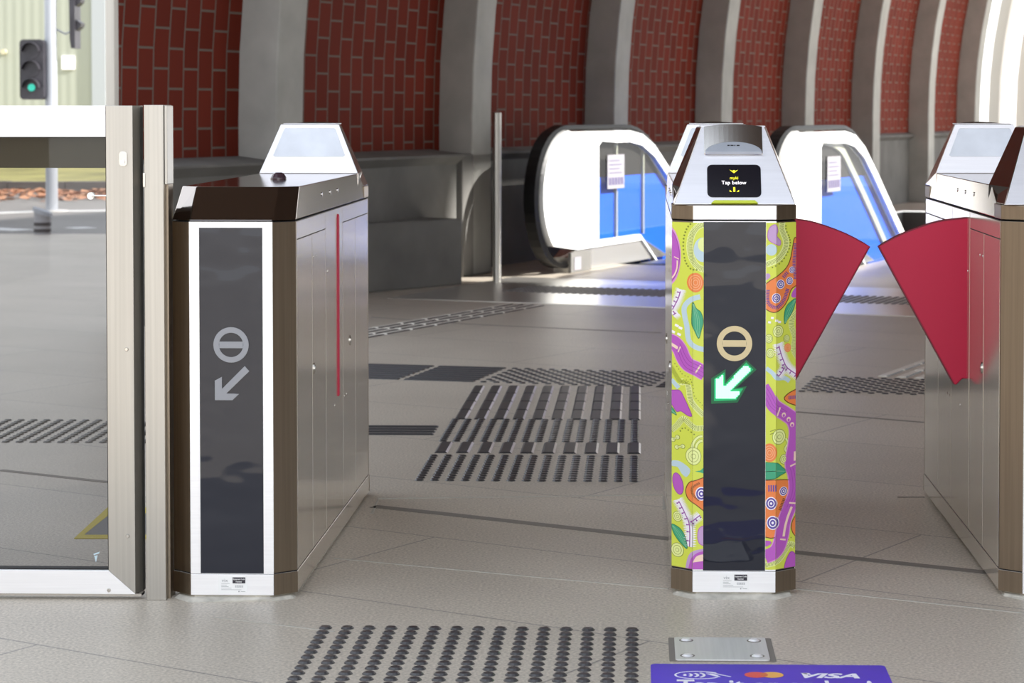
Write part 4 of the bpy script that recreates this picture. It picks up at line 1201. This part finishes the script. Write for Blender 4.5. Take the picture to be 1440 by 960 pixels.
lens = [(cB + rc * math.cos(math.radians(180 - hl + 2 * hl * i / 14)), V(949) + rc * math.sin(math.radians(180 - hl + 2 * hl * i / 14))) for i in range(15)] + \
       [(cA + rc * math.cos(math.radians(-hl + 2 * hl * i / 14)), V(949) + rc * math.sin(math.radians(-hl + 2 * hl * i / 14))) for i in range(15)]
b.mi = 2; b.flat(lens, fz(3))
b.build('card_logo', ['sign_red', 'sign_orange', 'sign_mid'], sg_, fix=False)
b = MB()
for t in text_polys('VISA', 0.056, 0.0022, 0.35, U(1207) - U(1127)): b.flat([(p[0] + U(1127), p[1] + V(952.5)) for p in t], fz(1))
b.flat([(U(1125), V(945.8)), (U(1138), V(945.8)), (U(1141), V(949))], fz(1))
b.build('card_wordmark', 'sign_white', sg_, fix=False)
b = MB()
for t in text_polys('Tap it on and go!', 0.105, 0.0030, 0, U(1221) - U(951)): b.flat([(p[0] + U(951), p[1] + V(957.6) - 0.067) for p in t], fz(1))
b.build('sign_text', 'sign_white', sg_, fix=False)

# yellow-edged floor patch seen through the glass gate
ym = MB()
pA = [FL(104, 757.5), FL(151, 714), FL(300, 714), FL(300, 757.5)]
mt = empty('floor_patch', (pA[0].x, pA[0].y, 0)); tag(mt, 'yellow-edged floor patch behind the glass swing gate', 'floor marking')
Mi = Matrix.Translation(-mt.location)
b = MB(Mi); ring_ = [(p.x, p.y) for p in pA]; cxr = sum(p[0] for p in ring_) / 4; cyr = sum(p[1] for p in ring_) / 4
inn = [(FL(118, 752.5).x, FL(118, 752.5).y), (FL(156, 722).x, FL(156, 722).y), (FL(280, 722).x, FL(280, 722).y), (FL(280, 752.5).x, FL(280, 752.5).y)]
b.ring_prism(ring_, inn, lambda u, v: (u, v, 0), lambda u, v: (u, v, 0.002)); b.build('border', 'yellow_paint', mt)
b = MB(Mi); b.prism(inn, lambda u, v: (u, v, 0), lambda u, v: (u, v, 0.0015)); b.build('grip_field', 'paint_grey', mt)

# steel post beside the escalator
sp = FL(699, 397)
b = MB(); b.cyl((0, 0, 0), 0.032, AT(699, 158, sp.y).z, 'z', 20)
o = b.build('steel_bollard', 'steel_stile', loc=(sp.x, sp.y, 0), bevel=0.004)
tag(o, 'slim round steel post in front of the brick wall beside the escalator', 'post')

# ================================================================== ESCALATOR
lp = MB()
A_ = [SN(0.52, 0.35), SN(0.52, 7.5), SN(2.62, 7.5), SN(2.62, 0.35)]
lp.loft([p for p in A_], [p + Vector((0, 0, 0.004)) for p in A_])
tag(lp.build('landing_plate', 'landing_steel'), 'bright steel landing plate on the floor before the escalator', 'landing plate')
tactile('fine stud strip across the steel landing plate', 'landing studs', [(0.052 * i, 0.052 * j) for i in range(62) for j in range(11)], SM, 'paint_grey', 'stud', SN(1.32, 0.85), math.atan2(NV.y, NV.x), z=0.004)

S_ESC = 2.57
es = empty('escalator', SN(S_ESC, 0.594), TH)     # local x runs along the hall, local -y towards the viewer
tag(es, 'white-sided escalator descending beside the brick vault', 'escalator')
TOP = 1.125
def incl(a):                     # top edge of a balustrade at distance a
    if a < 1.9: return TOP
    if a < 2.7:
        t = (a - 1.9) / 0.8; return TOP - 0.8 * math.tan(math.radians(30)) * t * t / 2
    return TOP - 0.8 * math.tan(math.radians(30)) / 2 - (a - 2.7) * math.tan(math.radians(30))
def balustrade(yn, inner):
    """yn: local y of the face nearest the viewer"""
    TH_ = 0.16
    f0 = lambda a, z: (a, yn, z); f1 = lambda a, z: (a, yn + 0.05, z)
    fpl = lambda d0: (lambda a, z: (a, yn + d0, z))
    nose = [(0.62 + 0.56 * math.cos(t), 0.61 + 0.50 * math.sin(t)) for t in [math.radians(d) for d in range(90, 265, 7)]]
    A_end = 6.2
    topl = [(a, incl(a) - 0.015) for a in [6.2 - 0.2 * i for i in range(28)]]
    # handrail
    hr = [(a, incl(a)) for a in [6.2 - 0.2 * i for i in range(28)]] + [(0.62 + 0.60 * math.cos(t), 0.59 + 0.535 * math.sin(t)) for t in [math.radians(d) for d in range(92, 262, 7)]] + [(0.70, 0.055)]
    b = MB(); rings = []
    for i, p in enumerate(hr):
        a_, c_ = hr[max(i - 1, 0)], hr[min(i + 1, len(hr) - 1)]
        dx, dz = c_[0] - a_[0], c_[1] - a_[1]; k_ = math.hypot(dx, dz); nx, nz = -dz / k_, dx / k_
        ym_ = yn + TH_ / 2
        t_ = 0.020; lo_ = -1 - 1.6 * min(1.0, max(0.0, (0.45 - p[0]) / 0.3))
        rings.append([(p[0] + nx * s_ * t_, ym_ + w_, p[1] + nz * s_ * t_) for s_, w_ in ((lo_, -0.045), (lo_, 0.045), (0.3, 0.055), (1, 0.035), (1, -0.035), (0.3, -0.055))])
    b.loft(*rings); bal = b.build('handrail', 'rubber', es, smooth=False)
    # white surround with a window
    W0, W1 = 1.20, 5.9
    out_top = nose[::-1]
    zlo = 0.175
    def lower(a): return zlo if a < 2.2 else zlo - (a - 2.2) * math.tan(math.radians(30))
    outer = [(a, incl(a) - 0.03) for a in (6.2, 5.2, 4.2, 3.4, 2.9, 2.5, 2.2, 1.9, 1.5, 1.2, 0.9, 0.62)] + [p for p in nose[1:] if p[1] > zlo + 0.03]
    outer = outer + [(0.75, zlo), (2.2, zlo), (6.2, lower(6.2))]
    win = [(W0, 0.225), (2.15, 0.225), (5.6, 0.225 - 3.45 * math.tan(math.radians(30)))] + [(a, incl(a) - 0.125) for a in (5.6, 4.6, 3.8, 3.2, 2.8, 2.5, 2.2, 1.9, 1.6)] + [(W0 + 0.06, TOP - 0.112), (W0, TOP - 0.15)]
    b = MB(); b.holed(outer, win, f0, f1)
    sh = b.build('white_panel', 'white_panel', es)
    b = MB(); b.prism(win, fpl(0.02), fpl(0.03)); gl_ = b.build('window_glass', 'balustrade_glass', es)
    return win, lower
for yn, inner in ((0.0, False), (-1.83, True)):
    win, lower = balustrade(yn, inner)
    # far lining: blue below, dark above
    b = MB(); b.prism([(1.1, 0.18), (2.2, 0.18), (5.6, -1.78), (5.6, incl(5.6) - 0.1), (4.4, incl(4.4) - 0.1), (3.6, incl(3.6) - 0.1), (3.1, incl(3.1) - 0.1), (2.78, 0.72), (1.1, 0.72)], lambda a, z: (a, yn + 0.07, z), lambda a, z: (a, yn + 0.15, z))
    b.build('blue_lining', 'blue_film', es)
    b = MB(); b.prism([(1.1, 0.72), (2.78, 0.72), (2.5, 0.90), (1.9, 1.08), (1.1, 1.08)], lambda a, z: (a, yn + 0.07, z), lambda a, z: (a, yn + 0.15, z))
    b.build('dark_lining', 'dark_pane', es)
    b = MB()
    for a0 in ((1.72, 2.35) if not inner else (1.9, 2.5)):
        if inner:
            ln_ = smooth_line([(a0 - 0.45, 1.03), (a0, 0.97), (a0 + 0.35, 0.80), (a0 + 1.0, 0.42), (a0 + 1.6, 0.05)], 4)
            b.prism(stripe(ln_, 0.07), lambda a, z: (a, yn + 0.045, z), lambda a, z: (a, yn + 0.069, z))
        else:
            b.box(a0 - 0.012, a0 + 0.012, yn + 0.045, yn + 0.069, 0.22, 1.03)
    b.build('inner_trim', 'cream_trim', es)
    # notice on the glass
    b = MB(); b.box(1.42, 1.80, yn + 0.012, yn + 0.018, 0.625, 0.90); nt_ = b.build('notice', 'notice', es)
    b = MB()
    for i in range(5):
        b.box(1.45 + 0.068 * i, 1.45 + 0.068 * i + 0.05, yn + 0.010, yn + 0.0118, 0.655, 0.715)
    for i in range(4): b.box(1.46, 1.74 - 0.05 * (i % 2), yn + 0.010, yn + 0.0118, 0.75 + 0.033 * i, 0.757 + 0.033 * i)
    b.build('notice_print', 'notice_lilac', nt_)
    # steel skirt below the white panel
    b = MB(); b.prism([(0.62, 0.004), (2.9, 0.004), (2.3, 0.174), (0.75, 0.174), (0.62, 0.12)], lambda a, z: (a, yn + 0.02, z), lambda a, z: (a, yn + 0.15, z))
    sk = b.build('skirt', 'landing_steel', es)
    b = MB(); b.box(0.60, 1.02, yn - 0.004, yn + 0.02, 0.004, 0.16)
    b.build('inlet_box', 'concrete', sk)
    b = MB(); b.box(0.66, 0.80, yn - 0.008, yn - 0.004, 0.02, 0.12); b.build('inlet_label', 'notice', sk)
# steps between the balustrades
a, z, k = 1.95, -0.004, 0
while a < 8.6:
    b = MB(); b.loft([(a, -1.60, z - 0.24), (a + 0.4, -1.60, z - 0.24), (a + 0.4, -0.06, z - 0.24), (a, -0.06, z - 0.24)], [(a, -1.60, z), (a + 0.4, -1.60, z), (a + 0.4, -0.06, z), (a, -0.06, z)])
    b.build('step', 'escalator_step', es, bevel=0.004)
    a += 0.4; z -= 0.0 if k < 1 else 0.2; k += 1

# ================================================================== THE STREET OUTSIDE (seen through the glass gate)
def ground(name, pts, m, z, label=None, cat=None):
    b = MB()
    b.loft([(p[0], p[1], z - 0.06) for p in pts], [(p[0], p[1], z) for p in pts])
    return struct(b.build(name, m), label, cat)
ground('road', [(-60, 23.0), (0.3, 23.0), (3.6, 32.0), (-60, 32.0)], 'asphalt', -0.004, 'grey asphalt road across the front of the station', 'road')
ground('road_shoulder', [(-60, 32.0), (3.6, 32.0), (4.6, 35.3), (-60, 35.3)], 'asphalt', -0.006)
ground('lawn', [(-60, 35.3), (4.6, 35.3), (9.5, 49.0), (-60, 49.0)], 'turf', 0.12, 'green and straw-coloured grass verge before the pale building', 'lawn')
kb = MB()
for k in range(16):
    x0 = -17 + k * 0.9
    kb.box(x0, x0 + 0.885, 35.0, 35.3, 0, 0.155 + 0.015 * random.random())
tag(kb.build('kerb', 'kerb_stone'), 'dark stone kerb along the edge of the grass verge', 'kerb')
lf = MB()
for k in range(3200):
    x_, y_ = random.uniform(-15, -6.5), 31.0 + 3.9 * random.random() ** 0.6
    if random.random() > 0.55 + 0.45 * math.sin(x_ * 2.1) * math.sin(x_ * 0.8 + 1): continue
    r_ = random.uniform(0.04, 0.10); a_ = random.uniform(0, 2 * PI); t_ = random.uniform(0.0, 0.5)
    z_ = 0.01 + 0.05 * random.random()
    u1 = Vector((math.cos(a_), math.sin(a_), 0)) * r_; v1 = Vector((-math.sin(a_) * math.cos(t_), math.cos(a_) * math.cos(t_), math.sin(t_))) * r_ * 0.7
    c_ = Vector((x_, y_, z_)); lf.mi = random.randint(0, 1)
    lf.face([c_ - u1, c_ - v1 * 0.8, c_ + u1, c_ + v1])
tag(lf.build('leaves', ['leaf_orange', 'leaf_brown'], fix=False), 'fallen orange autumn leaves lying along the kerb', 'leaves', kind='stuff')
def line_mark(pts, w, label):
    P = [FL(*p, -0.004) for p in pts]; b = MB(); c_ = P[0]
    b.prism(stripe([(p.x - c_.x, p.y - c_.y) for p in P], w), lambda u, v: (u, v, 0), lambda u, v: (u, v, 0.004))
    tag(b.build('road_marking', 'road_white', loc=(c_.x, c_.y, -0.004)), label, 'road marking')
line_mark([(-20, 300), (60, 297), (170, 296)], 0.35, 'long pale road marking beyond the bollard')
line_mark([(-20, 321), (35, 324)], 0.30, 'short pale road marking left of the bollard')
line_mark([(100, 321), (128, 320)], 0.30, 'short pale road marking right of the bollard')
# pale building
YB = 49.0
bl_ = empty('building', (-14, YB, 0)); tag(bl_, 'pale green corrugated building across the road', 'building')
Mb = Matrix.Translation((14, -YB, 0))
xr_ = AT(130, 100, YB).x
b = MB(Mb); b.box(-34, xr_, YB, YB + 8, 0, 9); b.build('corrugated_wall', 'corrugated_green', bl_)
b = MB(Mb); b.box(xr_, xr_ + 0.30, YB - 0.06, YB + 0.2, 0, 9); b.build('corner_flashing', 'pole_grey', bl_)
b = MB(Mb); b.box(xr_ + 0.30, xr_ + 5, YB + 0.1, YB + 8, 0, 9); b.build('plain_wall', 'pale_wall', bl_)
b = MB(); c_ = AT(96, 88, YB)
b.box(-0.14, 0.14, -0.03, 0, -0.15, 0.15); o = b.build('wall_notice', 'notice_white', loc=(c_.x, YB - 0.0, c_.z)); tag(o, 'small white notice fixed to the corrugated building', 'notice')
c_ = AT(6, 73, YB); b = MB()
b.cyl((0, 0, 0), 0.06, -0.10, 'y', 16); o = b.build('wall_lamp', 'cream_trim', loc=(c_.x, YB, c_.z)); tag(o, 'small round cream fitting on the corrugated building', 'wall lamp')
# traffic signal pole
tp = FL(73, 297.5)
tsg = empty('traffic_signal', (tp.x, tp.y, 0)); tag(tsg, 'grey traffic signal pole with a black lantern showing green', 'traffic signal')
sc_ = tp.y / F_PX
b = MB(); b.cyl((0, 0, 0), 0.075, 4.6, 'z', 18); b.build('pole', 'pole_grey', tsg, smooth=False)
b = MB(); b.cyl((0, 0, 0), 0.20, 0.02, 'z', 20); b.build('base_plate', 'road_white', tsg)
cT, cB_ = AT(50, 56, tp.y), AT(50, 140, tp.y)
hx0, hx1 = AT(33.5, 90, tp.y).x - tp.x, AT(67, 90, tp.y).x - tp.x
b = MB(); b.prism(rrect(hx0, hx1, cB_.z, cT.z, 0.05), lambda u, v: (u, -0.20, v), lambda u, v: (u, -0.02, v)); ln = b.build('lantern', 'signal_black', tsg, bevel=0.01)
hxm = (hx0 + hx1) / 2
for i, f_ in enumerate((0.80, 0.50, 0.20)):
    zc_ = cB_.z + (cT.z - cB_.z) * f_
    b = MB(); b.cyl((hxm, -0.20, zc_), 0.095 if i < 2 else 0.045, -0.012, 'y', 20); b.build('lens', 'signal_black' if i < 2 else 'signal_green', ln)
    b = MB()
    pr_ = [(hxm + r_ * math.cos(a_), zc_ + r_ * math.sin(a_)) for r_, rg in ((0.105, range(0, 181, 20)), (0.112, range(180, -1, -20))) for a_ in [math.radians(d) for d in rg]]
    b.prism(pr_, lambda u, v: (u, -0.20, v), lambda u, v: (u, -0.30, v)); b.build('visor', 'signal_black', ln)
x2 = AT(103, 30, tp.y).x - tp.x; zl_ = AT(103, 68, tp.y).z
b = MB(); b.loft([(x2 - 0.02, -0.05, zl_), (x2 + 0.03, -0.05, zl_), (x2 + 0.03, 0.25, zl_), (x2 - 0.02, 0.25, zl_)], [(x2 - 0.035, -0.05, zl_ + 0.12), (x2 + 0.03, -0.05, zl_ + 0.12), (x2 + 0.03, 0.25, zl_ + 0.12), (x2 - 0.035, 0.25, zl_ + 0.12)],
              [(x2 - 0.05, -0.05, 3.6), (x2 + 0.03, -0.05, 3.6), (x2 + 0.03, 0.25, 3.6), (x2 - 0.05, 0.25, 3.6)])
sd2 = b.build('side_lantern', 'signal_black', tsg)
for k in range(4):
    z_ = zl_ + 0.22 + 0.30 * k
    b = MB(); b.prism([(x2 + 0.03, z_), (x2 + 0.09, z_ + 0.05), (x2 + 0.10, z_ + 0.09), (x2 + 0.03, z_ + 0.14)], lambda u, v: (u, 0.0, v), lambda u, v: (u, 0.2, v)); b.build('visor', 'signal_black', sd2)
b = MB(); b.tube([(0.05, 0, zl_ + 0.25), (x2 * 0.6, 0.05, zl_ + 0.18), (x2, 0.1, zl_ + 0.24)], 0.012, 8); b.build('bracket', 'pole_grey', tsg)
b = MB(); b.tube([(0.05, 0, 3.3), (x2, 0.1, 3.3)], 0.02, 8); b.build('bracket', 'pole_grey', tsg)
# bollard with dark bands
bp_ = FL(60, 329)
bo_ = empty('bollard', (bp_.x, bp_.y, 0)); tag(bo_, 'stubby grey bollard with dark bands at the edge of the road', 'bollard')
hb = AT(60, 294, bp_.y).z
b = MB(); R1 = 0.085
b.loft([(math.cos(t) * R1, math.sin(t) * R1, 0) for t in [2 * PI * i / 20 for i in range(20)]], [(math.cos(t) * R1, math.sin(t) * R1, hb * 0.86 - 0.12 * math.cos(t) * 0.3) for t in [2 * PI * i / 20 for i in range(20)]])
b.build('body', 'bollard_grey', bo_)
b = MB(); b.loft([(math.cos(t) * R1 * 1.15, math.sin(t) * R1 * 1.15, hb * 0.80 - 0.035 * math.cos(t)) for t in [2 * PI * i / 20 for i in range(20)]], [(math.cos(t) * R1 * 1.15, math.sin(t) * R1 * 1.15, hb * 0.97 - 0.035 * math.cos(t)) for t in [2 * PI * i / 20 for i in range(20)]])
b.build('cap', 'pole_grey', bo_)
for z0 in (0.02, 0.085):
    b = MB(); b.cyl((0, 0, z0), R1 + 0.004, 0.035, 'z', 20); b.build('band', 'signal_black', bo_)
